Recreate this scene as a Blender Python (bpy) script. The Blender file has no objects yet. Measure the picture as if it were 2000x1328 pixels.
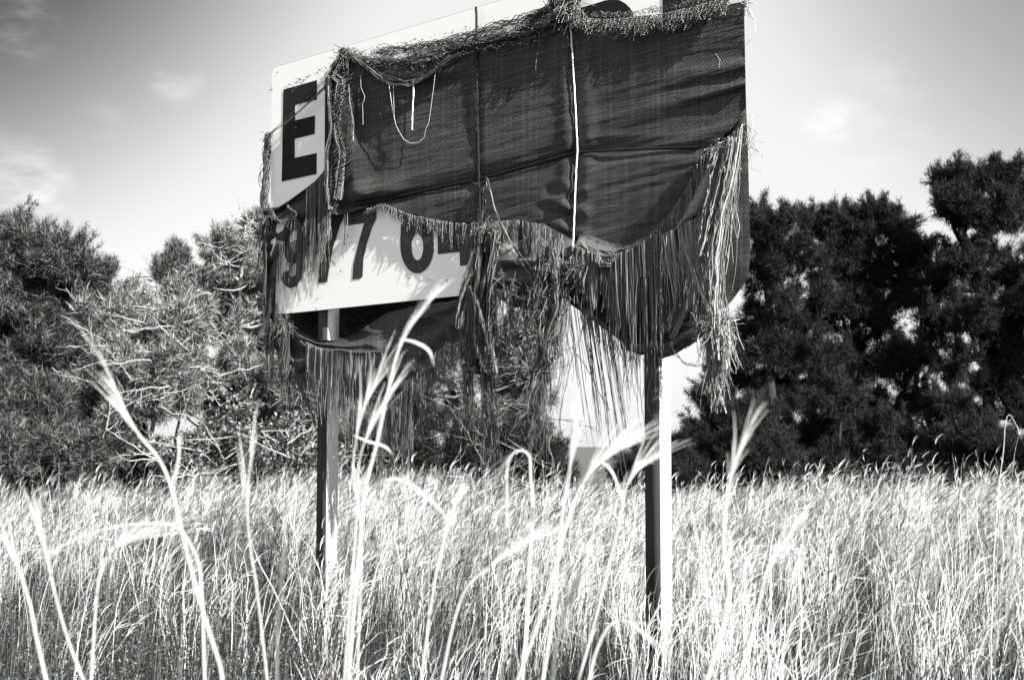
import bpy, math, random
import numpy as np
from math import radians, sin, cos, pi
from mathutils import Vector, Matrix

# ------------------------------------------------------------ camera, light
S = bpy.context.scene
COL = S.collection
F = 2800.0; PITCH = radians(4.25); EYE = 1.55
cam_d = bpy.data.cameras.new('camera'); cam = bpy.data.objects.new('camera', cam_d); COL.objects.link(cam)
cam.location = (0, 0, EYE); cam.rotation_euler = (pi/2+PITCH, 0, 0)
cam_d.sensor_width = 36; cam_d.lens = 36*F/2000; cam_d.clip_end = 60000; cam_d.clip_start = .05
cam_d.dof.use_dof = True; cam_d.dof.focus_distance = 8.8; cam_d.dof.aperture_fstop = 4.8
S.camera = cam
S.view_settings.view_transform = 'Standard'; S.view_settings.look = 'None'
S.view_settings.exposure = 1.45; S.view_settings.gamma = 1.0

def raydir(x, y):
    dx = (x-1000)/F; dy = (664-y)/F
    return np.array([dx, cos(PITCH)-sin(PITCH)*dy, sin(PITCH)+cos(PITCH)*dy])
def at(x, y, Y):                       # the point seen at a pixel, Y metres away
    d = raydir(x, y); return np.array([0, 0, EYE])+d*(Y/d[1])

SUN = np.array([.625, -.780, .0]); SUN /= np.linalg.norm(SUN)
ELEV = radians(29)
sd = np.array([SUN[0]*cos(ELEV), SUN[1]*cos(ELEV), sin(ELEV)])
sl = bpy.data.lights.new('sun', 'SUN'); sl.energy = 5.0; sl.angle = radians(.5); sl.color = (1, .995, .985)
so = bpy.data.objects.new('sun', sl); COL.objects.link(so)
so.rotation_euler = Vector(sd).to_track_quat('Z', 'Y').to_euler()

W = bpy.data.worlds.new('World'); S.world = W; W.use_nodes = True
nt = W.node_tree; N = nt.nodes; L = nt.links
for n in list(N): N.remove(n)
def wn(t, **k):
    n = N.new(t)
    for a, b in k.items(): setattr(n, a, b)
    return n
sky = wn('ShaderNodeTexSky', sky_type='NISHITA', sun_disc=False)
sky.sun_elevation = ELEV; sky.sun_rotation = math.atan2(SUN[0], SUN[1]); sky.air_density = 1.0; sky.dust_density = 1.5
bw = wn('ShaderNodeRGBToBW'); L.new(sky.outputs[0], bw.inputs[0])
tc = wn('ShaderNodeTexCoord')
def wmath(op, a, b=None, clamp=False):
    n = wn('ShaderNodeMath', operation=op, use_clamp=clamp)
    for i, v in enumerate((a, b)):
        if v is None: continue
        if isinstance(v, (int, float)): n.inputs[i].default_value = v
        else: L.new(v, n.inputs[i])
    return n.outputs[0]
def wdot(px, py):
    d = raydir(px, py); d = d/np.linalg.norm(d)
    n = wn('ShaderNodeVectorMath', operation='DOT_PRODUCT'); L.new(tc.outputs['Generated'], n.inputs[0]); n.inputs[1].default_value = tuple(d)
    return n.outputs['Value']
def wmap(v, a, b, c, d, smooth=True):
    n = wn('ShaderNodeMapRange'); n.clamp = True
    if smooth: n.interpolation_type = 'SMOOTHSTEP'
    L.new(v, n.inputs[0])
    for i, q in enumerate((a, b, c, d)): n.inputs[i+1].default_value = q
    return n.outputs[0]
glow = wmath('MULTIPLY', wmap(wdot(-350, -650), cos(radians(23)), cos(radians(8)), 1.0, .08), wmap(wdot(2500, -500), cos(radians(21)), cos(radians(6)), 1.0, .4))
base = wmath('MULTIPLY', wmath('POWER', bw.outputs[0], .18), glow)
# clouds: soft wisps at a few directions
cn = wn('ShaderNodeTexNoise'); cn.inputs['Scale'].default_value = 22; cn.inputs['Detail'].default_value = 7; cn.inputs['Roughness'].default_value = .6
mp = wn('ShaderNodeMapping'); mp.inputs['Scale'].default_value = (1, 1, 2.6); L.new(tc.outputs['Generated'], mp.inputs[0]); L.new(mp.outputs[0], cn.inputs[0])
cs = wmap(cn.outputs[0], .38, .75, 0, 1)
tot = None
for (px, py, rad, amp) in [(345, 157, 55, .75), (20, 345, 110, .75), (90, 355, 60, .4), (40, 50, 75, .75), (195, 235, 50, .35), (1700, 220, 120, .4), (1610, 225, 60, .35), (60, 400, 80, .5)]:
    a = rad*1.1/F
    m = wmath('MULTIPLY', wmap(wdot(px, py), cos(a), 1.0, 0, 1), amp)
    tot = m if tot is None else wmath('ADD', tot, m)
cl = wmath('MULTIPLY', tot, cs, clamp=True)
mixv = wmath('ADD', wmath('MULTIPLY', base, 1.0), wmath('MULTIPLY', cl, .33))
bg = wn('ShaderNodeBackground'); L.new(mixv, bg.inputs[0]); bg.inputs[1].default_value = .15
SKYK = mixv.node
sc_n = wn('ShaderNodeMath', operation='MULTIPLY'); L.new(mixv, sc_n.inputs[0]); sc_n.inputs[1].default_value = 1.78
L.new(sc_n.outputs[0], bg.inputs[0])
ow = wn('ShaderNodeOutputWorld'); L.new(bg.outputs[0], ow.inputs[0])

# ------------------------------------------------------------ helpers
rng = np.random.default_rng(7)
random.seed(7)
class Buf:
    def __init__(s): s.v = []; s.f3 = []; s.f4 = []; s.u = []; s.n = 0
    def add(s, v, f, uv=None):
        v = np.asarray(v, float).reshape(-1, 3); f = np.asarray(f, int)
        s.v.append(v); (s.f4 if f.shape[1] == 4 else s.f3).append(f+s.n)
        s.u.append(np.zeros((len(v), 2)) if uv is None else np.asarray(uv, float).reshape(-1, 2)); s.n += len(v)
    def build(s, name, mat, parent=None, smooth=True):
        v = np.concatenate(s.v); u = np.concatenate(s.u)
        idx = []; tot = []
        for fs, k in ((s.f3, 3), (s.f4, 4)):
            if fs:
                f = np.concatenate(fs); idx.append(f.ravel()); tot.append(np.full(len(f), k))
        idx = np.concatenate(idx).astype(np.int32); tot = np.concatenate(tot).astype(np.int32)
        me = bpy.data.meshes.new(name)
        me.vertices.add(len(v)); me.vertices.foreach_set('co', v.astype(np.float32).ravel())
        me.loops.add(len(idx)); me.loops.foreach_set('vertex_index', idx)
        st = np.concatenate([[0], np.cumsum(tot)[:-1]]).astype(np.int32)
        me.polygons.add(len(tot)); me.polygons.foreach_set('loop_start', st); me.polygons.foreach_set('loop_total', tot)
        me.update(calc_edges=True)
        uvl = me.uv_layers.new(name='UVMap'); uvl.data.foreach_set('uv', u[idx].astype(np.float32).ravel())
        if smooth: me.polygons.foreach_set('use_smooth', np.ones(len(tot), bool))
        me.materials.append(mat); me.validate()
        o = bpy.data.objects.new(name, me); COL.objects.link(o)
        if parent is not None:
            o.parent = parent; o.matrix_parent_inverse = Matrix.Translation(parent.location).inverted()
        return o
def tag(o, label=None, cat=None, group=None, kind=None):
    for k, v in (('label', label), ('category', cat), ('group', group), ('kind', kind)):
        if v: o[k] = v
    return o
def thing(name, label, cat, loc, group=None):
    o = bpy.data.objects.new(name, None); COL.objects.link(o); o.location = tuple(loc); o.empty_display_size = .2
    return tag(o, label, cat, group)
def nrm(a): return a/np.maximum(np.linalg.norm(a, axis=-1, keepdims=True), 1e-9)
def tubes(buf, P, R, k=3, uo=None):            # P (M,N,3), R (M,N)
    P = np.asarray(P, float); M, n, _ = P.shape
    R = np.broadcast_to(R, (M, n))
    T = nrm(np.gradient(P, axis=1)); ref = np.array([.31, .83, .46])
    A = nrm(np.cross(T, ref)); B = np.cross(T, A)
    a = np.arange(k)*2*pi/k
    V = P[:, :, None]+R[:, :, None, None]*(A[:, :, None]*np.cos(a)[:, None]+B[:, :, None]*np.sin(a)[:, None])
    seg = np.linalg.norm(np.diff(P, axis=1), axis=2); s = np.concatenate([np.zeros((M, 1)), np.cumsum(seg, 1)], 1)
    if uo is None: uo = rng.random(M)
    UV = np.stack(np.broadcast_arrays(uo[:, None, None], (s+uo[:, None])[:, :, None]), -1)
    UV = np.broadcast_to(UV, (M, n, k, 2)) if UV.shape[2] == k else np.repeat(UV, k, axis=2)
    i = np.arange(M)[:, None, None]*n*k+np.arange(n-1)[None, :, None]*k+np.arange(k)[None, None]
    j = np.arange(M)[:, None, None]*n*k+np.arange(n-1)[None, :, None]*k+(np.arange(k)[None, None]+1) % k
    f = np.stack([i, j, j+k, i+k], -1).reshape(-1, 4)
    buf.add(V, f, UV)
def ribbons(buf, P, Wd, side, uo=None):                 # flat blades: P (M,N,3), Wd (M,N), side (M,3)
    M, n, _ = P.shape
    a = P+side[:, None]*Wd[:, :, None]*.5; b = P-side[:, None]*Wd[:, :, None]*.5
    V = np.stack([a, b], 2)
    t = np.linspace(0, 1, n)
    if uo is None: uo = rng.random(M)
    UV = np.stack([np.broadcast_to(uo[:, None, None], (M, n, 2)), np.broadcast_to(t[None, :, None], (M, n, 2))], -1)
    i = (np.arange(M)[:, None]*n+np.arange(n-1)[None])*2
    f = np.stack([i, i+1, i+3, i+2], -1).reshape(-1, 4)
    buf.add(V, f, UV)
def vnoise(x, y, seed=0):
    x = np.asarray(x, float); y = np.asarray(y, float)
    g = np.random.default_rng(seed).random((64, 64))
    xi = np.floor(x).astype(int); yi = np.floor(y).astype(int); fx = x-xi; fy = y-yi
    fx = fx*fx*(3-2*fx); fy = fy*fy*(3-2*fy)
    q = lambda a, b: g[a % 64, b % 64]
    return (q(xi, yi)*(1-fx)+q(xi+1, yi)*fx)*(1-fy)+(q(xi, yi+1)*(1-fx)+q(xi+1, yi+1)*fx)*fy-.5
def poly(path, s):                             # resample a pixel path at fractions s
    p = np.array(path, float); d = np.concatenate([[0], np.cumsum(np.linalg.norm(np.diff(p, axis=0), axis=1))]); d /= d[-1]
    return np.stack([np.interp(s, d, p[:, k]) for k in range(p.shape[1])], -1)
def smoothpath(p, n):                          # Catmull-Rom through 3-D points
    p = np.asarray(p, float); q = np.vstack([2*p[0]-p[1], p, 2*p[-1]-p[-2]]); m = len(p)-1
    t = np.linspace(0, m-1e-6, n); i = t.astype(int); f = (t-i)[:, None]
    a, b, c, d = q[i], q[i+1], q[i+2], q[i+3]
    return .5*((2*b)+(c-a)*f+(2*a-5*b+4*c-d)*f**2+(3*b-a-3*c+d)*f**3)

# ------------------------------------------------------------ materials
def mat(name, fn):
    m = bpy.data.materials.new(name); m.use_nodes = True; t = m.node_tree
    b = t.nodes['Principled BSDF']; fn(t, b); return m
def nd(t, typ, **k):
    n = t.nodes.new(typ)
    for a, v in k.items(): setattr(n, a, v)
    return n
def ramp(t, src, pts):
    r = nd(t, 'ShaderNodeValToRGB'); t.links.new(src, r.inputs[0]); e = r.color_ramp.elements
    while len(e) < len(pts): e.new(.5)
    for q, (p, c) in zip(e, pts): q.position = p; q.color = (c, c, c, 1)
    return r.outputs[0]
def noise(t, scale=(1, 1, 1), s=5, det=4, src='Object', rough=.5):
    c = nd(t, 'ShaderNodeTexCoord'); m = nd(t, 'ShaderNodeMapping'); m.inputs['Scale'].default_value = scale
    t.links.new(c.outputs[src], m.inputs[0]); n = nd(t, 'ShaderNodeTexNoise'); n.inputs['Scale'].default_value = s
    n.inputs['Detail'].default_value = det; n.inputs['Roughness'].default_value = rough; t.links.new(m.outputs[0], n.inputs[0]); return n.outputs[0]
def mth(t, op, a, b=0.0, clamp=False):
    n = nd(t, 'ShaderNodeMath', operation=op, use_clamp=clamp)
    for i, v in enumerate((a, b)):
        if isinstance(v, (int, float)): n.inputs[i].default_value = v
        else: t.links.new(v, n.inputs[i])
    return n.outputs[0]
def bump(t, b, h, st, dist=.01):
    n = nd(t, 'ShaderNodeBump'); n.inputs['Strength'].default_value = st; n.inputs['Distance'].default_value = dist
    t.links.new(h, n.inputs['Height']); t.links.new(n.outputs[0], b.inputs['Normal'])
def uvxy(t):
    u = nd(t, 'ShaderNodeUVMap'); s = nd(t, 'ShaderNodeSeparateXYZ'); t.links.new(u.outputs[0], s.inputs[0]); return s.outputs[0], s.outputs[1]

def m_cloth(t, b):
    u, v = uvxy(t)
    row = mth(t, 'FLOOR', mth(t, 'MULTIPLY', v, 1/.011))
    ph = mth(t, 'MULTIPLY', mth(t, 'ADD', mth(t, 'MULTIPLY', u, 1/.016), mth(t, 'MULTIPLY', row, .38)), 2*pi)
    bead = mth(t, 'MULTIPLY', mth(t, 'SINE', ph), mth(t, 'SINE', mth(t, 'MULTIPLY', v, 2*pi/.011)))
    bead = mth(t, 'MAXIMUM', bead, 0.0)
    streak = noise(t, (2.2, 90, 1), 1, 3, 'UV', .65)
    vert = noise(t, (38, 1.2, 1), 1, 2, 'UV', .6)
    patch = noise(t, (2, 3, 1), 1, 3, 'UV')
    fine = noise(t, (60, 160, 1), 1, 1, 'UV')
    amp = ramp(t, mth(t, 'MULTIPLY', patch, mth(t, 'ADD', vert, .5)), [(.3, .25), (.7, 1)])
    c = mth(t, 'ADD', .017, mth(t, 'MULTIPLY', ramp(t, streak, [(.36, 0), (.66, 1)]), .036))
    c = mth(t, 'ADD', c, mth(t, 'MULTIPLY', ramp(t, vert, [(.5, 0), (.75, 1)]), .022))
    c = mth(t, 'ADD', c, mth(t, 'MULTIPLY', mth(t, 'MULTIPLY', bead, amp), .19))
    c = mth(t, 'MULTIPLY', c, ramp(t, fine, [(.3, .5), (.7, 1.3)]))
    t.links.new(c, b.inputs['Base Color']); b.inputs['Roughness'].default_value = .75; b.inputs['Specular IOR Level'].default_value = .12
    h = mth(t, 'ADD', streak, mth(t, 'MULTIPLY', bead, .3)); bump(t, b, h, .9, .012)
CLOTH = mat('woven shade cloth', m_cloth)
def m_yarn(lo, hi, pitch=.0125):
    def f(t, b):
        u, v = uvxy(t)
        w = mth(t, 'SINE', mth(t, 'MULTIPLY', mth(t, 'ADD', v, mth(t, 'MULTIPLY', u, .7)), 2*pi/pitch))
        n = nd(t, 'ShaderNodeTexWhiteNoise', noise_dimensions='1D'); t.links.new(u, n.inputs['W'])
        a = ramp(t, w, [(.4, lo), (.9, hi)])
        c = mth(t, 'MULTIPLY', a, mth(t, 'ADD', mth(t, 'MULTIPLY', mth(t, 'POWER', n.outputs[0], 1.6), 1.6), .22))
        t.links.new(c, b.inputs['Base Color']); b.inputs['Roughness'].default_value = .7; b.inputs['Specular IOR Level'].default_value = .3
    return f
CLOTHD = mat('dark shade cloth', lambda t, b: (t.links.new(ramp(t, noise(t, (1, 1, 4), 14, 5), [(.3, .004), (.7, .03)]), b.inputs['Base Color']), setattr(b.inputs['Roughness'], 'default_value', .8), setattr(b.inputs['Specular IOR Level'], 'default_value', .1)))
YARN = mat('frayed yarn', m_yarn(.015, .5))
YARND = mat('dark frayed yarn', m_yarn(.01, .34))
YARNL = mat('bleached frayed yarn', m_yarn(.18, .62))  # lighter yarn for the right-hand strands and the loose threads
def plain(c, r=.6, var=.2, s=12, sc=(1, 1, 1)):
    def f(t, b):
        n = noise(t, sc, s, 5)
        t.links.new(ramp(t, n, [(.3, c*(1-var)), (.7, c*(1+var))]), b.inputs['Base Color']); b.inputs['Roughness'].default_value = r
        b.inputs['Specular IOR Level'].default_value = .3
    return f
def m_panel(t, b):
    n = noise(t, (1, 1, 1), 2.2, 6); n2 = noise(t, (1, 1, 1), 22, 8, rough=.75)
    a = ramp(t, n, [(.3, .87), (.7, .92)]); d = ramp(t, n2, [(.29, .45), (.345, 1)])
    t.links.new(mth(t, 'MULTIPLY', a, d), b.inputs['Base Color']); b.inputs['Roughness'].default_value = .38
PANEL = mat('white enamelled panel', m_panel)
BLACK = mat('black lettering', plain(.008, .9, .3)); GREYL = mat('grey lettering', plain(.032, .6, .12, 30, (1, 1, .2)))
EDGE = mat('dark edge trim', plain(.05)); ROPEB = mat('black rope', plain(.006, .8)); ROPEW = mat('white cord', plain(.75, .6, .1, 60))
def m_post(t, b):
    n = noise(t, (60, 60, 2), 1, 5); n2 = noise(t, (1, 1, .3), 14, 4)
    c = mth(t, 'MULTIPLY', ramp(t, n, [(.3, .035), (.7, .06)]), ramp(t, n2, [(.3, .8), (.7, 1.1)]))
    t.links.new(c, b.inputs['Base Color']); b.inputs['Roughness'].default_value = .8; b.inputs['Specular IOR Level'].default_value = .15; bump(t, b, n, .4, .004)
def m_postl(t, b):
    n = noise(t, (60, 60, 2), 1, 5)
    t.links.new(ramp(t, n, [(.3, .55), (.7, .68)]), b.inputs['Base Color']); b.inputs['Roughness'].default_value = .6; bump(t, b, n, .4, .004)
POST = mat('weathered post timber', m_post); POSTL = mat('bleached post face', m_postl)  # right side of the timber coloured pale for the sunlight on it
def m_leaf(lo, hi, rough=.55, mid=.28):
    def f(t, b):
        u, v = uvxy(t); n = nd(t, 'ShaderNodeTexWhiteNoise', noise_dimensions='1D'); t.links.new(u, n.inputs['W'])
        t.links.new(ramp(t, n.outputs[0], [(0, lo), (.55, lo+(hi-lo)*mid), (1, hi)]), b.inputs['Base Color']); b.inputs['Roughness'].default_value = rough+.15
        b.inputs['Specular IOR Level'].default_value = .08
    return f
NEEDLE = mat('pine needles', m_leaf(.004, .27, .5, .035)); NEEDLED = mat('dark pine needles', m_leaf(.006, .045, .6)); NEEDLEL = mat('pale pine needles', m_leaf(.006, .60, .5, .08))  # the dark needle tone also carries the shade on the right-hand trees
LEAF = mat('shrub leaves', m_leaf(.01, .32, .35, .12))
BARK = mat('dark bark', plain(.025, .9, .5, 20)); BARKL = mat('pale bark', plain(.32, .9, .4, 30)); BARKM = mat('grey bark', plain(.12, .9, .4, 30))
def m_grass(t, b):
    u, v = uvxy(t); c = ramp(t, u, [(0, .006), (.30, .025), (.50, .30), (1, .80)])
    t.links.new(c, b.inputs['Base Color']); b.inputs['Roughness'].default_value = .6; b.inputs['Specular IOR Level'].default_value = .25
GRASS = mat('dry straw grass', m_grass)
UNDER = mat('dull low grass', m_leaf(.004, .09, .7, .2))  # very dark colour puts the shade between the tall stems into this layer
STRAW = mat('pale straw', plain(.5, .55, .15, 30)); STRAWD = mat('brown dry straw', plain(.14, .7, .4, 40))
WEED = mat('dark weed leaves', m_leaf(.008, .22, .6, .1))

# ------------------------------------------------------------ ground, sea
def m_ground(t, b):
    t.links.new(ramp(t, noise(t, (1, 1, 1), 6, 8), [(.3, .015), (.7, .06)]), b.inputs['Base Color']); b.inputs['Roughness'].default_value = .95
xs = np.concatenate([np.linspace(-9000, -60, 12), np.linspace(-50, 50, 101), np.linspace(60, 9000, 12)])
ys = np.concatenate([np.linspace(-9000, -20, 10), np.linspace(-10, 60, 71), np.linspace(70, 200, 8)])
X, Y = np.meshgrid(xs, ys)
def gz(x, y):
    q = np.clip((y-5)/12, 0, 1); return .34*q*q*(3-2*q)+.06*vnoise(x*.7, y*.7, 3)
Z = gz(X, Y)-np.clip(Y-27, 0, None)*.42
Z = np.maximum(Z, -30)
b_ = Buf(); nx, ny = len(xs), len(ys)
i = (np.arange(ny-1)[:, None]*nx+np.arange(nx-1)[None]).ravel()
b_.add(np.stack([X, Y, Z], -1), np.stack([i, i+1, i+1+nx, i+nx], -1))
tag(b_.build('ground', mat('dry soil', m_ground)), kind='structure')
def m_sea(t, b):
    n = noise(t, (.02, .06, 1), 1, 6)
    t.links.new(ramp(t, n, [(.3, .075), (.7, .13)]), b.inputs['Base Color']); b.inputs['Roughness'].default_value = .8; b.inputs['Specular IOR Level'].default_value = .05
b_ = Buf(); b_.add([(-40000, 60, -9), (40000, 60, -9), (40000, 45000, -9), (-40000, 45000, -9)], [(0, 1, 2, 3)])
tag(b_.build('sea', mat('sea water', m_sea)), kind='structure')

# ------------------------------------------------------------ the sign plane
TH = radians(43.5)
U = np.array([cos(TH), -sin(TH), 0]); NN = np.array([-sin(TH), -cos(TH), 0]); UP = np.array([0, 0, 1.])
O0 = np.array([-1.79, 10.56, 0])
def P(x, y, off=0.0):                  # pixel -> point on the plane of the sign, off metres in front of it
    x = np.atleast_1d(np.asarray(x, float)); y = np.atleast_1d(np.asarray(y, float)); off = np.broadcast_to(off, x.shape)
    dx = (x-1000)/F; dy = (664-y)/F
    d = np.stack([dx, cos(PITCH)-sin(PITCH)*dy, sin(PITCH)+cos(PITCH)*dy], -1)
    e = np.array([0, 0, EYE]); k = ((O0@NN)+off-e@NN)/(d@NN)
    return e+d*k[..., None]
def uz(p): return (p-O0)@U, p[..., 2]
def B(u, z, off=0.0): return O0+U*u+UP*z+NN*off
ZB, ZT, U0, U1 = EYE+.968, EYE+2.826, -.012, 4.168

sign = thing('sign_board', 'white sign board on two square timber posts, its letters half covered by torn cloth', 'sign board', B(2.1, 0, -.08))
# panel with rounded corners
out = []
for cx, cz, a0, R_ in ((U1-.16, ZB+.16, -90, .16), (U1-.05, ZT-.05, 0, .05), (U0+.05, ZT-.05, 90, .05), (U0+.09, ZB+.09, 180, .09)):
    for k in range(9):
        a = radians(a0+k*90/8); out.append((cx+R_*cos(a), cz+R_*sin(a)))
n = len(out); b_ = Buf()
fr = [B(u, z, 0) for u, z in out]; bk = [B(u, z, -.010) for u, z in out]
c0 = B((U0+U1)/2, (ZB+ZT)/2, 0); c1 = B((U0+U1)/2, (ZB+ZT)/2, -.010)
b_.add([c0]+fr, [(0, 1+k, 1+(k+1) % n) for k in range(n)]); b_.add([c1]+bk, [(0, 1+(k+1) % n, 1+k) for k in range(n)])
b_.add(fr+bk, [(k, k+n, (k+1) % n+n, (k+1) % n) for k in range(n)])
b_.build('panel', PANEL, sign, smooth=False)
b_ = Buf(); ring = np.array(fr+[fr[0]])-NN*.006; tubes(b_, ring[None]+0, np.full((1, n+1), .0045), 5); b_.build('edge_trim', EDGE, sign)
def boxuv(buf, u0, u1, z0, z1, o0, o1):
    v = [B(u, z, o) for o in (o0, o1) for z in (z0, z1) for u in (u0, u1)]
    buf.add(v, [(0, 1, 3, 2), (4, 6, 7, 5), (0, 4, 5, 1), (2, 3, 7, 6), (1, 5, 7, 3), (0, 2, 6, 4)])
for px, nm in ((619, 'left'), (1259.5, 'right')):
    u0 = uz(P(px, 900, 0))[0][0]
    u0 = uz(P(px, 900, 0))[0][0]+.03/math.tan(radians(43.5+ (9.7 if nm == 'left' else -5.5)))*-1*0
    # the front face stands 3 cm behind the panel: slide so that its left edge is seen at px
    d = raydir(px, 900); e = np.array([0, 0, EYE]); k = ((O0-NN*.03)@NN-e@NN)/(d@NN); u0 = ((e+d*k)-O0)@U
    w = .105
    b_ = Buf(); boxuv(b_, u0, u0+w, -.3, ZT-.1, -.030, -.135)
    po = b_.build('post', POST, sign, smooth=False)
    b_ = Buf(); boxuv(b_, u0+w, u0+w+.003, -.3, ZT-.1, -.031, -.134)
    b_.build('bleached_face', POSTL, po, smooth=False)  # thin pale skin paints the sun onto this side of the post
for z in (ZB+.25, ZT-.3):
    b_ = Buf(); boxuv(b_, U0+.15, U1-.15, z, z+.06, -.0105, -.0295); b_.build('rail', POST, sign, smooth=False)

import bmesh
def lettering(polys, mt, name='letter', label=None, rings=()):
    bm = bmesh.new()
    for pl in polys:
        q = P(*np.array(pl, float).T, .0035)
        vs = [bm.verts.new(v) for v in q]; f = bm.faces.new(vs)
        f.normal_update(); bmesh.ops.triangulate(bm, faces=[f])
    for (cx, cy, rx, ry), (ix, iy, sx, sy) in rings:
        a = np.linspace(0, 2*pi, 41)[:-1]
        oo = [bm.verts.new(v) for v in P(cx+rx*np.cos(a), cy+ry*np.sin(a), .004)]
        ii = [bm.verts.new(v) for v in P(ix+sx*np.cos(a), iy+sy*np.sin(a), .004)]
        for k in range(40): bm.faces.new((oo[k], oo[(k+1) % 40], ii[(k+1) % 40], ii[k]))
    me = bpy.data.meshes.new(name); bm.to_mesh(me); bm.free(); me.materials.append(mt)
    o = bpy.data.objects.new(name, me); COL.objects.link(o); o.parent = sign; o.matrix_parent_inverse = Matrix.Translation(sign.location).inverted()
    if label: o['label'] = label
    return o
lettering([[(553.3, 175.5), (619, 157), (618.6, 195), (576, 205.3), (576, 236), (615, 226), (614.3, 262), (575.2, 271.5), (575.2, 308.7), (618.2, 299.3), (617.9, 340), (550, 355)]], BLACK, 'letter', 'black capital letter E')
lettering([[(635, 153), (656, 147), (654, 336), (633.5, 340)]], BLACK, 'letter', 'black letter stem at the edge of the cloth')
lettering([[(1074, 32), (1109, 21), (1109, 80), (1074, 80)]], BLACK)
lettering([[(1134, 16), (1165, 7), (1180, 2), (1196, -1), (1210, 1), (1222, 8), (1230, 16), (1236, 26), (1237, 60), (1134, 60)]], BLACK, 'letter', 'black round shouldered letter above the cloth')
lettering([[(1294, -12), (1400, -42), (1400, 60), (1294, 60)]], BLACK)
lettering([[(592, 455), (593, 490), (592, 520), (588, 545), (580, 558), (567.5, 563), (556, 558), (550, 545), (548, 534), (564.6, 528), (566, 538), (571, 541.5), (577, 537), (581, 520), (582, 500), (580, 455)]], GREYL, 'digit', 'grey number nine', rings=[((571, 470, 20, 46), (573.5, 463, 8, 31))])
lettering([[(604, 450), (604, 428), (672, 410), (670, 428), (664, 440), (650, 485), (644, 515), (639, 551), (621, 553), (624, 520), (632, 480), (644, 443)]], GREYL, 'digit', 'grey number seven behind the fringe')
lettering([[(672, 416), (735, 400), (735, 426), (726, 445.5), (716, 477), (709.5, 506), (708, 540), (704.6, 543.5), (688, 546), (690, 518), (696, 492), (702, 467), (711, 436), (672, 441.5)]], GREYL, 'digit', 'grey number seven in clear view')
lettering([[(781.5, 470), (783, 440), (792, 415), (808, 402), (835, 402), (845, 420), (825, 420), (812, 424), (806, 440), (803, 462)]], GREYL, 'digit', 'grey number six', rings=[((814.5, 478, 33, 56), (815, 482.5, 11.5, 26))])
lettering([[(854.7, 465), (897, 395), (918.4, 391), (918.4, 460), (926, 458), (926, 488), (918.4, 491.3), (918.4, 516.8), (898.4, 519.5), (897.6, 491.8), (854.7, 496.7)]], GREYL, 'digit', 'grey number four')
lettering([[(1012, 405), (1038, 398), (1038, 502), (1012, 505)]], GREYL, 'digit')
lettering([[(1121, 400), (1129, 398), (1129, 475), (1121, 477)]], GREYL, 'digit')
# peeled tape and scuffs on the panel
b_ = Buf()
r2 = np.random.default_rng(5)
def scuff(x, y, w, h, m):
    for _ in range(m):
        cx, cy = x+r2.normal()*w, y+r2.normal()*h; s = r2.uniform(.6, 2.4); a = r2.uniform(0, 6.28, 5); a.sort()
        q = P(cx+s*1.4*np.cos(a), cy+s*.7*np.sin(a), .0045); b_.add(q, [(0, 1, 2), (0, 2, 3), (0, 3, 4)])
scuff(585, 157, 6, 2.5, 14)
for x in range(555, 640, 5): scuff(x, 172-(x-555)*.5, 2, 1.2, 2)
scuff(573, 175, 3, 8, 8); scuff(624, 269, 2, 2, 3); scuff(575, 255, 2, 4, 4); scuff(545, 140, 3, 3, 3); scuff(530, 172, 3, 4, 6)
scuff(668, 530, 2, 1, 2); scuff(623, 581, 4, 3, 4); scuff(612, 603, 3, 2, 4); scuff(850, 552, 20, 3, 10); scuff(541, 595, 3, 4, 5)
for x in range(730, 1060, 9): scuff(x, 99-(x-730)*.24, 3, 2, 2)
o_ = b_.build('scuff_marks', mat('grime', plain(.18)), sign, smooth=False); o_['kind'] = 'stuff'

# ------------------------------------------------------------ torn cloth
cloth = thing('torn_shade_cloth', 'dark torn woven shade cloth draped over the white sign with long frayed fringes', 'torn cloth', B(2.1, ZB, .05))
def sheet(buf, top, bot, nu, nv, off, nz=(0, 1, 1, 0), edge=0.0):
    s = np.linspace(0, 1, nu); t = np.linspace(0, 1, nv)
    a = poly(top, s); c = poly(bot, s)
    j = (vnoise(s*nu*.35, s*0, 91)+vnoise(s*nu*1.1, s*0+9, 92)*.6)*edge
    px = a[None]*(1-t[:, None, None])+c[None]*t[:, None, None]
    px[..., 1] += j[None]*t[:, None]**6*6-j[None, ::-1]*(1-t[:, None])**6*4
    o = off(px[..., 0], px[..., 1], s[None]+0*t[:, None], t[:, None]+0*s[None])
    amp, fx, fy, sd_ = nz
    o = o+amp*(vnoise(px[..., 0]*fx, px[..., 1]*fy, sd_)+.5*vnoise(px[..., 0]*fx*2.1, px[..., 1]*fy*2.1, sd_+1)+.25*vnoise(px[..., 0]*fx*4.3, px[..., 1]*fy*4.3, sd_+2))
    q = P(px[..., 0], px[..., 1], 0); uu, zz = uz(q)
    q = P(px[..., 0], px[..., 1], o)
    i = (np.arange(nv-1)[:, None]*nu+np.arange(nu-1)[None]).ravel()
    buf.add(q, np.stack([i, i+nu, i+nu+1, i+1], -1), np.stack([uu, zz], -1))
def g(d, w): return np.exp(-(d/w)**2)
ropeline = [(650, 412), (690, 402), (760, 388), (850, 368), (935, 350), (1030, 325), (1125, 298), (1240, 292), (1365, 288)]
rl = np.array(ropeline, float)
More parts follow.
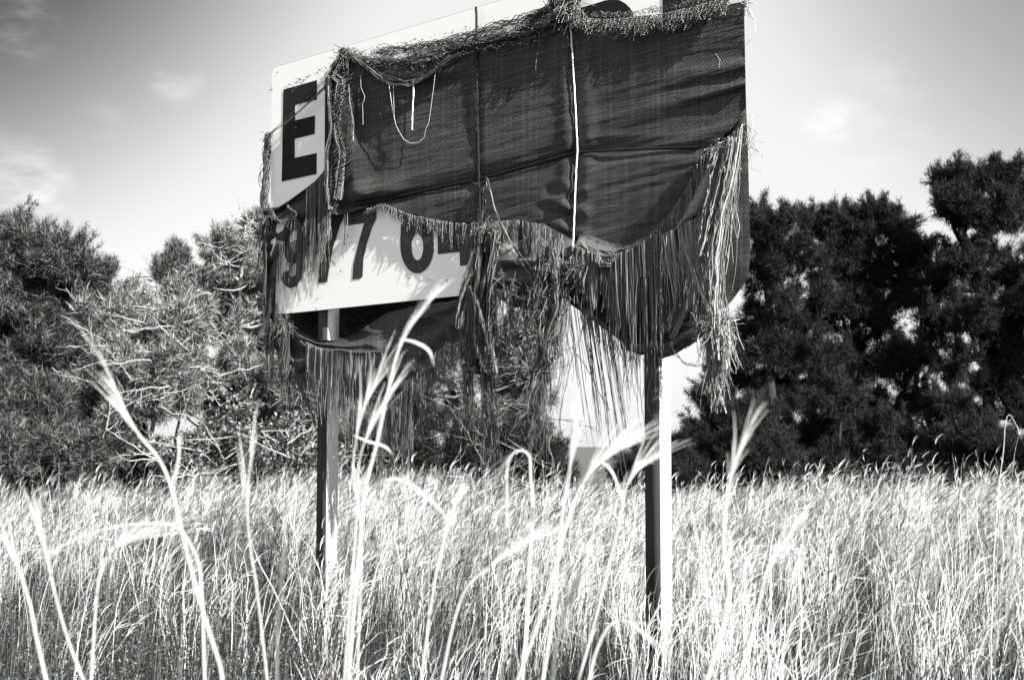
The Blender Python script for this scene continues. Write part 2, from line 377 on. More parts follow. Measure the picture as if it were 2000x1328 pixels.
def off_main(x, y, s, t):
    o = .022+0*x
    d = np.interp(x, rl[:, 0], rl[:, 1])-y              # above rope: positive
    ru = np.interp(x, [640, 700, 900, 1120, 1300, 1455], [.6, 1, .8, .9, .8, .1])
    o += ru*(.040*np.clip(d/28, 0, 1)*np.exp(-np.clip(d, 0, 999)/60)+.028*np.clip(-d/25, 0, 1)*np.exp(-np.clip(-d, 0, 999)/70))
    o -= ru*.012*g(d, 5)
    xc = np.interp(y, [40, 290, 470], [1117, 1128, 1117])
    o -= .014*g(x-xc, 9); o += .014*g(x-xc+22, 14)+.012*g(x-xc-22, 15)
    xr = np.interp(y, [18, 430], [931, 938]); o -= .007*g(x-xr, 6)
    # folds pulled towards the right edge
    for y0, sl_, w, A in ((105, -.10, 13, -.012), (128, -.15, 11, .018), (150, -.20, 9, -.014), (165, -.26, 9, .026), (182, -.30, 12, -.022), (208, -.34, 20, -.040), (228, -.42, 12, .020)):
        yl = y0+(1455-x)*(-sl_); ww = w*(1+(1455-x)/260)
        o += A*g(y-yl, ww)*np.exp(-np.clip(1455-x, 0, 999)/(150 if abs(A) < .03 else 260))
    # gathered upright folds at the left
    k = np.exp(-np.clip(x-640, 0, 999)/52.)
    o += k*(.035*np.sin((x-640+12*np.sin(y/45.))/9.5)+.03)
    o += .03*g(x-690-10*np.sin(y/60.), 12)*g(y-230, 170)
    o -= .05*g(x-712, 16)*g(y-235, 60)
    # puckers by the cord
    o += .016*np.sin((y-.35*(x-1120))/7.)*g(x-1105, 38)*np.clip((y-340)/60, 0, 1)
    # crease at lower left
    o += .03*g(y-372-.12*(760-x), 16)*g(x-730, 60)-.03*g(y-392-.1*(760-x), 9)*g(x-725, 50)
    # sagging roll under the top edge
    yt = 150-((x-810)/140.)**2*55
    o += .035*g(y-yt, 14)*g(x-800, 110)-.02*g(y-yt-22, 10)*g(x-800, 90)
    return o
top_main = [(641, 160), (655, 128), (673, 104), (690, 110), (710, 124), (760, 126), (820, 124), (860, 112), (885, 98), (930, 84), (990, 76), (1040, 62), (1075, 44), (1110, 37), (1180, 41), (1240, 40), (1300, 34), (1360, 24), (1453, 3)]
bot_main = [(648, 418), (665, 420), (690, 414), (715, 405), (745, 397), (765, 403), (800, 417), (850, 428), (900, 434), (960, 432), (1010, 430), (1060, 436), (1100, 458), (1118, 468), (1135, 455), (1165, 464), (1200, 478), (1240, 478), (1275, 455), (1320, 405), (1350, 350), (1372, 305), (1405, 275), (1435, 245), (1457, 214)]
def byx(path, xs): p = np.array(path); return [(x, np.interp(x, p[:, 0], p[:, 1])) for x in xs]
xsr = np.concatenate([np.linspace(641, 1440, 150), np.linspace(1442, 1456, 12)])
tm = byx(top_main, xsr); bm_ = byx(bot_main, xsr)
tm[-1] = (1453, 3); bm_[-1] = (1457.5, 214)
def sheet_cols(buf, top, bot, nv, off, nz):
    a = np.array(top); c = np.array(bot); t = np.linspace(0, 1, nv); nu = len(a)
    px = a[None]*(1-t[:, None, None])+c[None]*t[:, None, None]
    px[..., 1] += (rng.random(nu)[None]-.5)*2.5*t[:, None]**8
    o = off(px[..., 0], px[..., 1], None, t[:, None]+0*a[None, :, 0])
    amp, fx, fy, sd_ = nz
    yy = px[..., 1]+.27*(px[..., 0]-640)
    o = o+amp*(vnoise(px[..., 0]*fx, yy*fy, sd_)+.5*vnoise(px[..., 0]*fx*2.1, yy*fy*2.1, sd_+1)+.3*vnoise(px[..., 0]*fx*3.3, yy*fy*4.3, sd_+2))
    o = np.where(o < .016, .016-.006*(1-np.exp((o-.016)/.02)), o)
    q = P(px[..., 0], px[..., 1], 0); uu, zz = uz(q); q = P(px[..., 0], px[..., 1], o)
    i = (np.arange(nv-1)[:, None]*nu+np.arange(nu-1)[None]).ravel()
    buf.add(q, np.stack([i, i+nu, i+nu+1, i+1], -1), np.stack([uu, zz], -1))
xsf = np.concatenate([np.linspace(641, 1440, 300), np.linspace(1442, 1453, 8)])
tm = byx(top_main, xsf); bm_ = byx(bot_main, xsf); tm.append((1453, 3)); bm_.append((1457.5, 214))
b_ = Buf(); sheet_cols(b_, tm, bm_, 170, off_main, (.006, .016, .095, 20)); b_.build('main_sheet', CLOTH, cloth)
# wrap over the right edge of the board
b_ = Buf(); sheet(b_, [(1452.5, 3), (1457.5, 214)], [(1452.5, 3.1), (1457.6, 214.1)], 30, 6, lambda x, y, s, t: .018-.030*t, (.0, 1, 1, 1)); b_.build('edge_wrap', CLOTH, cloth)
# band along the right edge down to the round corner
b_ = Buf(); sheet(b_, [(1372, 300), (1350, 350), (1320, 405), (1280, 470), (1262, 560), (1275, 650), (1330, 650)],
                  [(1457.5, 210), (1461, 300), (1463.5, 400), (1466, 500), (1460, 545), (1432, 585), (1395, 625)], 60, 34,
                  lambda x, y, s, t: .016-.010*np.clip((t-.8)/.2, 0, 1)**2+.02*np.sin(t*9+s*2)*(1-t)+.03*g(s-.72, .12)*t, (.02, .02, .01, 30)); b_.build('side_band', CLOTH, cloth)
# dark hanging bag under the right part
b_ = Buf(); sheet(b_, [(1122, 484), (1150, 494), (1200, 498), (1240, 488), (1300, 440), (1370, 370), (1400, 420)],
                  [(1104, 588), (1140, 612), (1190, 650), (1240, 685), (1290, 693), (1345, 664), (1400, 622)], 60, 36,
                  lambda x, y, s, t: .008-.0*t+.05*g(t-.9, .12)*g(s-.72, .25)-.10*g(t-.6, .25)*np.clip((y-520)/60, 0, 1), (.03, .03, .02, 40)); b_.build('hanging_bag', CLOTHD, cloth)
b_ = Buf(); sheet(b_, [(1215, 655), (1250, 668), (1295, 664), (1345, 640), (1400, 600)], [(1222, 682), (1252, 694), (1300, 700), (1352, 674), (1412, 626)], 60, 16,
                  lambda x, y, s, t: .01+.06*np.sin(t*pi)+.012*np.sin(s*22+t*6), (.03, .04, .10, 47), .6); b_.build('rolled_hem', CLOTH, cloth)
# crumpled pouch in the middle
b_ = Buf(); sheet(b_, [(952, 528), (975, 510), (1010, 506), (1050, 512), (1085, 496), (1122, 478)],
                  [(956, 566), (980, 590), (1015, 603), (1050, 604), (1085, 592), (1120, 572)], 60, 40,
                  lambda x, y, s, t: .03+.05*np.sin(t*pi)+.022*np.sin(t*15+s*3)*g(s-.35, .35), (.03, .04, .08, 50), 1.0); b_.build('crumpled_pouch', CLOTH, cloth)
# swag from the left edge, two layers
b_ = Buf(); sheet(b_, [(514, 408), (545, 404), (570, 388), (600, 366), (628, 344), (645, 318), (652, 300)],
                  [(514, 432), (540, 428), (572, 415), (590, 430), (620, 425), (645, 415), (660, 405)], 50, 26,
                  lambda x, y, s, t: .03+.02*np.sin(t*7+s*5), (.02, .03, .05, 60)); b_.build('left_swag', CLOTH, cloth)
b_ = Buf(); sheet(b_, [(514, 430), (545, 425), (580, 412), (610, 405), (655, 396)],
                  [(514, 560), (530, 510), (560, 478), (600, 460), (655, 428)], 50, 30,
                  lambda x, y, s, t: .012+.018*np.sin(s*14+t*4), (.02, .03, .05, 65), 1.0); b_.build('left_swag', CLOTH, cloth)
b_ = Buf(); sheet(b_, [(513, 470), (516, 560), (520, 640), (545, 700)], [(540, 480), (538, 540), (538, 612), (552, 650)], 40, 12,
                  lambda x, y, s, t: .015+.02*np.sin(s*11+t*5)+.0*t, (.03, .03, .03, 67), 1.0); b_.build('left_flap', CLOTH, cloth)
# cloth behind and below the board
b_ = Buf(); sheet(b_, [(556, 606), (640, 600), (760, 590), (850, 582), (945, 570)], [(575, 660), (640, 690), (700, 694), (800, 700), (930, 610)], 60, 30,
                  lambda x, y, s, t: -.20-.10*np.sin(t*pi)+.02*np.sin(s*20+t*4), (.03, .02, .03, 70)); b_.build('back_sheet', CLOTHD, cloth)
b_ = Buf(); sheet(b_, [(548, 602), (558, 618), (578, 644), (612, 662), (655, 665), (690, 653), (722, 633), (752, 612), (800, 600), (860, 590), (925, 580)],
                  [(549, 616), (562, 640), (590, 666), (625, 680), (680, 687), (745, 690), (768, 786), (790, 758), (822, 716), (868, 672), (932, 606)], 90, 40,
                  lambda x, y, s, t: .012-.05*(1-t)+.05*t*np.sin(s*pi)+.015*np.sin(t*12+s*7)+.012*np.sin(s*30), (.035, .015, .05, 75), .6); b_.build('sagging_sheet', CLOTH, cloth)
b_ = Buf(); sheet(b_, [(548, 640), (575, 655), (600, 680)], [(556, 720), (585, 738), (606, 722)], 26, 22, lambda x, y, s, t: .0+.03*np.sin(t*9+s*2), (.03, .03, .05, 77)); b_.build('left_rag', CLOTH, cloth)
# middle rag hanging from the knot
b_ = Buf(); sheet(b_, [(932, 446), (950, 440), (976, 446)], [(906, 724), (928, 732), (962, 728)], 26, 70,
                  lambda x, y, s, t: .06+.03*np.sin(s*12+t*6)+.02*np.sin(t*19), (.03, .05, .03, 80), .8); b_.build('middle_rag', CLOTH, cloth)
b_ = Buf(); sheet(b_, [(938, 560), (905, 600), (862, 640)], [(925, 700), (905, 668), (868, 668)], 30, 26, lambda x, y, s, t: .03+.02*np.sin(s*14+t*3), (.02, .04, .04, 82)); b_.build('middle_rag', CLOTH, cloth)
b_ = Buf(); sheet(b_, [(1052, 600), (1072, 596), (1086, 604)], [(1050, 700), (1066, 712), (1084, 700)], 16, 40,
                  lambda x, y, s, t: .05+.03*np.sin(s*9+t*9), (.03, .05, .05, 85), .8); b_.build('middle_rag', CLOTH, cloth)
# pale fold at the right
b_ = Buf(); sheet(b_, [(1318, 446), (1340, 400), (1362, 360), (1384, 318)], [(1320, 450), (1362, 418), (1384, 385), (1392, 330)], 30, 10,
                  lambda x, y, s, t: .05+.03*np.sin(t*3), (.01, .05, .05, 88)); fo = b_.build('turned_fold', mat('pale underside of cloth', plain(.17, .8, .3, 60)), cloth)

def fringe(buf, edge, n, lens, off=.03, clumps=0, cl=.6, sway=0., r=.0028, wob=.010, spread=.012, npt=10, flare=0.0, up=False):
    s = np.sort(rng.random(n)); e = poly(edge, s); q = P(e[:, 0], e[:, 1], off+rng.normal(0, .006, n))
    dep = q[:, 1]; ls = np.interp(s, np.linspace(0, 1, len(lens)), lens)
    if clumps:
        edges = np.sort(rng.random(clumps)); gi = np.searchsorted(edges, s)
        gl = rng.uniform(.7, 1.15, clumps+1)[gi]
        uu = uz(q)[0]; cen = np.array([uu[gi == k].mean() if (gi == k).any() else 0 for k in range(clumps+1)])[gi]
        du = (cen-uu)*cl
    else: gl = 1.; du = np.zeros(n)
    Ln = ls*dep/F*rng.uniform(.55, 1.1, n)*gl
    t = np.linspace(0, 1, npt)[None]
    ph = rng.random((n, 4))*6.28; k1 = rng.uniform(1.5, 4, n); k2 = rng.uniform(4, 9, n)
    w1 = wob*np.sin(k1[:, None]*t*2+ph[:, :1])*t+wob*.35*np.sin(k2[:, None]*t*2+ph[:, 1:2])*t
    w2 = wob*np.sin(k1[:, None]*t*1.7+ph[:, 2:3])*t
    sm = t*t*(3-2*t)
    ds = rng.normal(0, spread, n)
    Pp = q[:, None]+U*(du[:, None]*sm+w1+ds[:, None]*t+(sway*Ln)[:, None]*t)[..., None]+NN*(w2+flare*np.sin(t*pi*.5))[..., None]
    Pp = Pp+UP*((1 if up else -1)*Ln[:, None]*t)[..., None]
    tubes(buf, Pp, r*.82*rng.uniform(.6, 1.25, n)[:, None]*(1-.4*t))
def bundle(buf, path, n, rad, off=.03, r=.0026, twist=2., jit=.004, npt=26, taper=.0):
    s = np.linspace(0, 1, npt); e = poly(path, s); c = P(e[:, 0], e[:, 1], off)
    c = smoothpath(c, npt)
    T = nrm(np.gradient(c, axis=0)); A = nrm(np.cross(T, NN)); Bn = np.cross(T, A)
    ph = rng.random(n)*6.28; rr = rad*np.sqrt(rng.random(n)); tw = twist*rng.uniform(.5, 1.5, n)
    a = ph[:, None]+tw[:, None]*s[None]*2*pi
    j = rng.normal(0, jit, (n, npt, 3)); j = (j+np.roll(j, 1, 1)+np.roll(j, -1, 1))/1.7
    rr2 = rr[:, None]*(1+taper*s[None])
    Pp = c[None]+A[None]*(rr2*np.cos(a))[..., None]+Bn[None]*(rr2*np.sin(a))[..., None]+j
    tubes(buf, Pp, np.full((n, npt), r))
def tangle(buf, x, y, rpx, n, off=.05, r=.0022, L_=.18):
    q = P(x+rng.normal(0, rpx, n)*.5, y+rng.normal(0, rpx, n)*.5, off+rng.normal(0, .02, n)); npt = 9
    st = rng.normal(0, 1, (n, npt, 3)); st = np.cumsum(st+2*nrm(rng.normal(0, 1, (n, 1, 3))), 1); st = st/np.abs(st).max((1, 2), keepdims=True)*L_*rng.uniform(.3, 1, (n, 1, 1))
    st[..., :2] *= .55; st[..., 2] = st[..., 2]*.7-L_*.35*np.linspace(0, 1, npt)[None]
    Pp = q[:, None]+st-st[:, :1]
    for _ in range(2): Pp[:, 1:-1] = (Pp[:, :-2]+2*Pp[:, 1:-1]+Pp[:, 2:])/4
    tubes(buf, Pp, np.full((n, npt), r))
def part(name, fn, m=None, label=None):
    b = Buf(); fn(b); o = b.build(name, m or YARN, cloth); o['kind'] = 'stuff'
    if label: o['label'] = label
    return o
# --- frayed top edge
def f_(b):
    fringe(b, [(676, 100), (720, 112), (800, 108), (870, 92), (930, 78), (1000, 68), (1060, 48), (1104, 30)], 190, [10, 16, 20, 18, 20, 20], .045, up=True, wob=.03, spread=.03, r=.0022)
    fringe(b, [(680, 116), (740, 126), (820, 120), (880, 104), (930, 90), (1000, 82), (1060, 66), (1110, 44)], 260, [16, 18, 22, 16, 16, 18, 14], .05, wob=.03, spread=.02, r=.0024)
    bundle(b, [(676, 104), (705, 118), (740, 122), (790, 120), (850, 104), (900, 88), (960, 76), (1020, 66), (1070, 48), (1105, 28)], 26, .022, .05, jit=.012, npt=60)
    bundle(b, [(685, 112), (715, 130), (750, 150), (790, 162), (825, 156), (860, 132), (900, 104)], 16, .012, .07, jit=.004)
    bundle(b, [(690, 112), (720, 138), (760, 165), (800, 170), (850, 140), (880, 108)], 6, .01, .08, jit=.003)
    bundle(b, [(735, 100), (800, 96), (870, 84), (930, 62), (1000, 46), (1060, 22), (1100, 0)], 16, .02, .03, jit=.01, npt=60)
part('frayed_top_fringe', f_, YARND)
def f_(b):
    fringe(b, [(1120, 34), (1180, 38), (1230, 34), (1290, 28), (1350, 14), (1430, -10)], 620, [26, 30, 40, 42, 44, 36], .05, clumps=70, cl=.3, sway=-.25, wob=.014, spread=.012, r=.0030, flare=.02)
    fringe(b, [(1120, 34), (1230, 34), (1350, 12), (1430, -10)], 160, [10, 14, 16], .05, up=True, wob=.02, spread=.02, r=.0024)
    for p in ([(1215, 50), (1214, 66), (1203, 76)], [(1226, 40), (1226, 60), (1230, 84)], [(1246, 42), (1238, 58), (1238, 82)], [(1052, 62), (1054, 90), (1048, 110), (1046, 140)], [(1028, 68), (1033, 80), (1031, 96)]):
        bundle(b, p, 1, .001, .06, r=.0035, jit=.001, npt=10)
part('frayed_top_fringe', f_, YARN)
part('knot', lambda b: (tangle(b, 673, 104, 14, 90, .06), tangle(b, 660, 130, 14, 70, .05, L_=.12), bundle(b, [(675, 100), (662, 122), (648, 148), (642, 178)], 34, .03, .05, jit=.01)), YARND)
part('knot', lambda b: (tangle(b, 1110, 8, 22, 170, .07, L_=.16), bundle(b, [(1080, -10), (1100, 10), (1108, 40)], 40, .04, .06, jit=.012), bundle(b, [(1125, -20), (1118, 10), (1114, 45)], 50, .03, .06, jit=.012), bundle(b, [(1130, 0), (1090, 4), (1050, 30), (1020, 62)], 24, .02, .05, jit=.01)), YARN)
# --- gathered left column
def f_(b):
    bundle(b, [(643, 150), (644, 200), (650, 250), (640, 300), (640, 360), (645, 410)], 40, .022, .09, jit=.003, twist=.4, r=.0035)
    bundle(b, [(650, 150), (668, 160), (662, 200), (655, 250), (668, 300), (660, 390)], 30, .03, .08, jit=.003, twist=.3, r=.003)
    for k in range(26):
        y0 = 150+k*8; bundle(b, [(652+rng.uniform(-3, 3), y0+22), (668, y0+4), (686+rng.uniform(-4, 6), y0-14)], 3, .006, .105, jit=.001, npt=8, r=.003)
    bundle(b, [(680, 165), (684, 200), (690, 240), (689, 275)], 2, .004, .12, jit=.001, r=.0035)
part('gathered_strands', f_, YARN)
def f_(b):
    fringe(b, [(597, 372), (610, 360), (626, 342), (640, 325), (649, 300)], 200, [150, 170, 185, 160, 130], .075, clumps=12, cl=.5, r=.0027, wob=.006, spread=.004)
    fringe(b, [(560, 400), (590, 440), (620, 430), (650, 412)], 70, [60, 110, 120, 90], .05, clumps=14, cl=.5, r=.003, wob=.008, spread=.006)
    fringe(b, [(672, 418), (680, 412)], 16, [75, 80], .05, clumps=2, cl=1., r=.003, spread=.006)
    fringe(b, [(560, 478), (575, 470), (590, 462)], 30, [90, 130, 100], .04, clumps=5, cl=.7, r=.003)
    fringe(b, [(575, 470), (600, 458), (625, 450)], 60, [30, 40, 90], .04, clumps=9, cl=.3, r=.003, sway=-.3)
part('left_fringe', f_, YARN)
def f_(b):
    fringe(b, [(516, 430), (520, 470), (518, 540), (520, 600), (535, 640)], 170, [130, 150, 150, 130, 120], .03, clumps=26, cl=.5, r=.0028, wob=.015, spread=.015)
    fringe(b, [(513, 420), (516, 470)], 40, [90, 90], .03, sway=-.28, r=.0022, spread=.03)
    fringe(b, [(540, 470), (556, 472)], 20, [150, 150], .05, clumps=3, cl=.8, r=.003)
    fringe(b, [(548, 620), (556, 640), (566, 650)], 90, [130, 150, 130], .04, clumps=10, cl=.5, r=.0026, wob=.02, spread=.02)
    fringe(b, [(552, 715), (575, 730), (606, 725)], 110, [70, 100, 90], .02, clumps=10, cl=.4, r=.0024, spread=.02)
    bundle(b, [(570, 700), (590, 760), (605, 800), (616, 830)], 14, .012, .02, twist=.5)
    bundle(b, [(528, 410), (540, 430), (562, 440), (580, 418), (562, 402)], 14, .015, .06); tangle(b, 522, 425, 9, 70, .05, L_=.12); tangle(b, 548, 635, 18, 120, .04, L_=.14); tangle(b, 560, 720, 14, 90, .03, L_=.14)
part('left_edge_fringe', f_, YARND)
def f_(b):
    bundle(b, [(525, 262), (522, 300), (519, 350), (516, 408)], 36, .028, .02, jit=.004, r=.003, twist=1.2)
    bundle(b, [(520, 264), (517, 300), (514, 340), (511, 380), (516, 410)], 5, .02, .02, jit=.008)
    tangle(b, 522, 264, 5, 26, .03, L_=.09)
part('edge_strands', f_, YARND)
part('taut_strands', lambda b: (bundle(b, [(526, 264), (560, 240), (600, 205), (645, 162)], 9, .016, .06, jit=.0005, twist=.1, r=.0016), bundle(b, [(526, 262), (575, 217), (640, 152)], 1, .001, .065, jit=0., r=.0022)), YARN)
# --- scallop fringe under the main sheet
def f_(b):
    fringe(b, [(752, 398), (770, 406), (800, 418), (850, 430), (900, 436), (935, 438)], 260, [18, 30, 38, 44, 50, 52], .04, clumps=30, cl=.2, r=.003, wob=.006, spread=.006)
    fringe(b, [(715, 408), (750, 398)], 60, [12, 14], .05, r=.0026, spread=.02, wob=.02)
    fringe(b, [(975, 432), (1010, 430), (1050, 436), (1100, 458)], 130, [70, 72, 90, 60], .04, clumps=24, cl=.35, r=.003, wob=.01, spread=.008)
    fringe(b, [(1150, 460), (1180, 474), (1240, 480)], 60, [8, 8, 10], .03, r=.0024, spread=.015)
    fringe(b, [(1126, 458), (1200, 480)], 3, [30, 30], .03, r=.0018, spread=.02)
part('scallop_fringe', f_, YARN)
# --- middle cords and knots
def f_(b):
    tangle(b, 950, 448, 20, 120, .07, L_=.14)
    bundle(b, [(950, 348), (946, 380), (944, 420), (940, 450)], 6, .008, .06, jit=.002, r=.0035)
    bundle(b, [(951, 348), (960, 385), (972, 420), (985, 455), (1010, 490), (1040, 530)], 4, .006, .07, jit=.002, r=.0035)
    bundle(b, [(936, 450), (930, 490), (922, 530), (908, 580), (900, 640)], 34, .028, .08, jit=.005, twist=.4, r=.003, taper=.6)
    bundle(b, [(940, 450), (936, 520), (930, 600), (935, 700)], 40, .02, .09, jit=.004, twist=.4, r=.003)
    bundle(b, [(972, 450), (965, 500), (960, 560), (958, 640), (955, 720)], 30, .022, .08, jit=.006, twist=.5, r=.003, taper=.6)
    bundle(b, [(920, 560), (940, 620), (960, 680), (968, 730)], 16, .014, .1, jit=.003, r=.003)
    bundle(b, [(908, 660), (906, 700), (916, 722), (932, 722)], 30, .02, .07, jit=.005); bundle(b, [(940, 690), (948, 722), (962, 726), (966, 700)], 30, .025, .09, jit=.005)
    fringe(b, [(900, 590), (925, 560), (970, 560)], 160, [130, 160, 140], .07, clumps=14, cl=.5, wob=.015, spread=.012)
part('knotted_tassel', f_, YARN)
def f_(b):
    fringe(b, [(938, 720), (950, 730), (966, 720)], 60, [240, 255, 220], .06, clumps=4, cl=.8, wob=.02, spread=.02, sway=.08, r=.0024)
    fringe(b, [(905, 715), (925, 728)], 50, [140, 150], .05, clumps=3, cl=.4, r=.0022, spread=.02)
    fringe(b, [(970, 640), (1000, 600), (1060, 604)], 90, [150, 90, 110], .05, clumps=24, cl=.3, sway=.08, wob=.03, spread=.03, r=.0022)
part('long_tassel', f_, YARND)
def f_(b):
    tangle(b, 1060, 570, 36, 120, .08, L_=.2); tangle(b, 1078, 510, 20, 70, .08, L_=.14); tangle(b, 1000, 565, 34, 70, .09, L_=.22, r=.0018)
    bundle(b, [(1062, 470), (1058, 530), (1054, 600), (1062, 660), (1075, 700)], 36, .04, .09, jit=.012, r=.003, twist=.6)
    bundle(b, [(1082, 470), (1088, 540), (1094, 590), (1080, 650), (1060, 700), (1048, 740), (1040, 800)], 36, .035, .08, jit=.010, r=.003, twist=.6)
    bundle(b, [(960, 540), (1000, 575), (1040, 590), (1080, 560)], 4, .01, .12, jit=.004, r=.002)
    bundle(b, [(965, 470), (1000, 490), (1030, 530), (1050, 580)], 3, .006, .1, jit=.003, r=.003); bundle(b, [(965, 510), (1010, 480), (1060, 440)], 2, .004, .1, jit=.003)
    fringe(b, [(960, 560), (1000, 575), (1050, 575), (1110, 560)], 140, [60, 70, 80, 60], .09, clumps=20, cl=.3, wob=.02, spread=.02)
part('tangled_cords', f_, YARN)
def f_(b):
    fringe(b, [(1040, 720), (1052, 700), (1068, 710)], 80, [170, 200, 190], .07, clumps=8, cl=.4, wob=.03, spread=.04, r=.0022)
    fringe(b, [(1050, 610), (1090, 600), (1112, 590)], 90, [170, 210, 220], .06, clumps=12, cl=.3, wob=.03, spread=.03, sway=-.02, r=.002)
    bundle(b, [(1062, 610), (1075, 660), (1072, 700), (1050, 740), (1042, 800), (1040, 860)], 30, .045, .07, jit=.014, r=.0022)
    bundle(b, [(1150, 600), (1120, 690), (1100, 770), (1092, 850)], 2, .004, .06, r=.002)
    bundle(b, [(1105, 590), (1120, 680), (1145, 720), (1190, 800)], 2, .006, .06, r=.002)
    bundle(b, [(1050, 690), (1090, 688), (1115, 680), (1125, 660)], 1, .001, .06, r=.002)
part('long_tassel', f_, YARND)
# --- lower left long fringe
def f_(b):
    fringe(b, [(598, 668), (625, 680), (690, 687), (748, 690)], 230, [120, 180, 190, 180], .05, clumps=34, cl=.35, r=.0026, wob=.010, spread=.008)
    fringe(b, [(598, 668), (625, 680), (690, 687), (748, 690)], 60, [60, 100, 80, 70], .06, clumps=30, cl=.2, r=.0036, wob=.006, spread=.004)
    fringe(b, [(765, 780), (790, 758), (806, 736)], 120, [150, 160, 140], .03, clumps=9, cl=.5, r=.0026, wob=.012, spread=.012)
    fringe(b, [(806, 736), (830, 708), (868, 672), (930, 610)], 260, [60, 100, 100, 110], .03, clumps=30, cl=.2, r=.0022, wob=.02, spread=.012, sway=-.06)
    fringe(b, [(700, 687), (745, 690), (765, 770)], 110, [200, 220, 160], .02, clumps=14, cl=.4, r=.0024, wob=.015, spread=.015)
part('lower_fringe', f_, YARN)
# --- right side long strands
def f_(b):
    fringe(b, [(1125, 480), (1150, 492), (1200, 500), (1250, 486)], 260, [110, 130, 150, 170], .07, clumps=34, cl=.55, r=.0034, wob=.008, spread=.010)
    fringe(b, [(1200, 498), (1240, 482), (1290, 448)], 90, [230, 240, 260], .08, clumps=14, cl=.7, r=.0034, wob=.006, spread=.012, sway=.02)
    tangle(b, 1130, 520, 20, 130, .08, L_=.14)
    bundle(b, [(1128, 476), (1160, 492), (1200, 497), (1235, 486), (1260, 468)], 30, .018, .05, jit=.003, r=.003)
    bundle(b, [(1165, 500), (1175, 520), (1190, 512), (1200, 498)], 20, .02, .1, r=.003)
    fringe(b, [(1235, 480), (1270, 455), (1310, 415), (1345, 360), (1365, 310), (1400, 285), (1435, 255)], 420, [60, 70, 80, 90, 90, 90], .06, clumps=60, cl=.4, r=.0036, wob=.010, spread=.012)
part('right_fringe', f_, YARN)
def f_(b):
    fringe(b, [(1108, 580), (1130, 592), (1150, 612)], 30, [300, 310, 300], .03, clumps=4, cl=.8, r=.0024, wob=.012, spread=.006, sway=.16)
    fringe(b, [(1150, 610), (1180, 636), (1215, 660)], 38, [300, 280, 230], .03, clumps=5, cl=.75, r=.0024, wob=.012, spread=.006, sway=.18)
    fringe(b, [(1190, 640), (1240, 674), (1300, 682)], 44, [90, 150, 130], .03, clumps=14, cl=.4, r=.0024, wob=.02, spread=.01, sway=.05)
    fringe(b, [(1130, 588), (1160, 616), (1215, 656), (1250, 672)], 90, [60, 70, 80, 60], .04, clumps=30, cl=.3, r=.0028, sway=.06)
part('long_right_fringe', f_, YARND)
def f_(b):
    fringe(b, [(1290, 460), (1330, 440), (1370, 420), (1392, 380)], 110, [150, 190, 200, 220], .08, clumps=24, cl=.5, r=.0030, wob=.012, spread=.035, sway=.08)
    fringe(b, [(1392, 330), (1410, 290), (1432, 262), (1452, 240)], 190, [240, 290, 320, 300], .09, clumps=34, cl=.35, r=.0025, wob=.022, spread=.05, sway=-.20)
    bundle(b, [(1408, 300), (1398, 360), (1385, 430), (1372, 500)], 18, .04, .12, jit=.004, twist=.2, r=.003)
    bundle(b, [(1432, 270), (1425, 340), (1410, 420), (1400, 500), (1405, 600), (1410, 700)], 18, .04, .12, jit=.006, twist=.3, r=.003)
    bundle(b, [(1400, 480), (1370, 540), (1335, 610), (1310, 660)], 24, .02, .06, jit=.003, twist=.2)
    bundle(b, [(1330, 470), (1365, 560), (1400, 640), (1418, 720)], 8, .012, .1, jit=.003)
    tangle(b, 1398, 630, 26, 260, .09, L_=.2, r=.002); tangle(b, 1410, 300, 22, 90, .1, L_=.14)
    fringe(b, [(1375, 650), (1400, 650), (1425, 630)], 150, [130, 150, 90], .08, clumps=14, cl=.4, wob=.02, spread=.03, r=.0024)
    bundle(b, [(1395, 690), (1402, 740), (1412, 790), (1418, 806)], 3, .006, .08, r=.0026)
    bundle(b, [(1310, 668), (1318, 690), (1335, 708), (1362, 716), (1384, 712)], 3, .004, .08, r=.002)
    fringe(b, [(1455, 215), (1460, 300)], 16, [60, 60], .0, sway=.3, wob=.05, r=.002)
    bundle(b, [(1457, 0), (1470, 30), (1476, 56), (1470, 78), (1457, 86)], 1, .001, -.02, r=.0018); tangle(b, 1458, 8, 8, 26, -.01, L_=.1)
    bundle(b, [(1458, 226), (1468, 226), (1468, 260), (1460, 292)], 1, .001, -.02, r=.002); bundle(b, [(1461, 282), (1470, 288), (1482, 296)], 1, .001, -.02, r=.0025)
part('bleached_strands', f_, YARNL)
# loose threads lying on the front of the main sheet
def f_(b):
    for p, r in (([(709, 138), (704, 150), (705, 172), (713, 190), (708, 204), (709, 244)], .003), ([(760, 168), (766, 210), (773, 245), (785, 268), (795, 280), (815, 280), (830, 268), (832, 250), (838, 240), (846, 180), (852, 130)], .0024),
                 ([(768, 168), (770, 230), (773, 245)], .0024), ([(852, 128), (836, 145), (808, 158)], .002), ([(688, 230), (690, 255), (690, 275)], .003), ([(1398, 105), (1406, 118), (1404, 132)], .0012)):
        bundle(b, p, 1, .0005, .075, r=r, jit=.0005, npt=20)
part('loose_threads', f_, YARNL)
part('white_ribbon', lambda b: bundle(b, [(807, 158), (808, 185), (806, 205), (805, 254)], 3, .003, .08, r=.004, jit=.0004, npt=14), ROPEW)
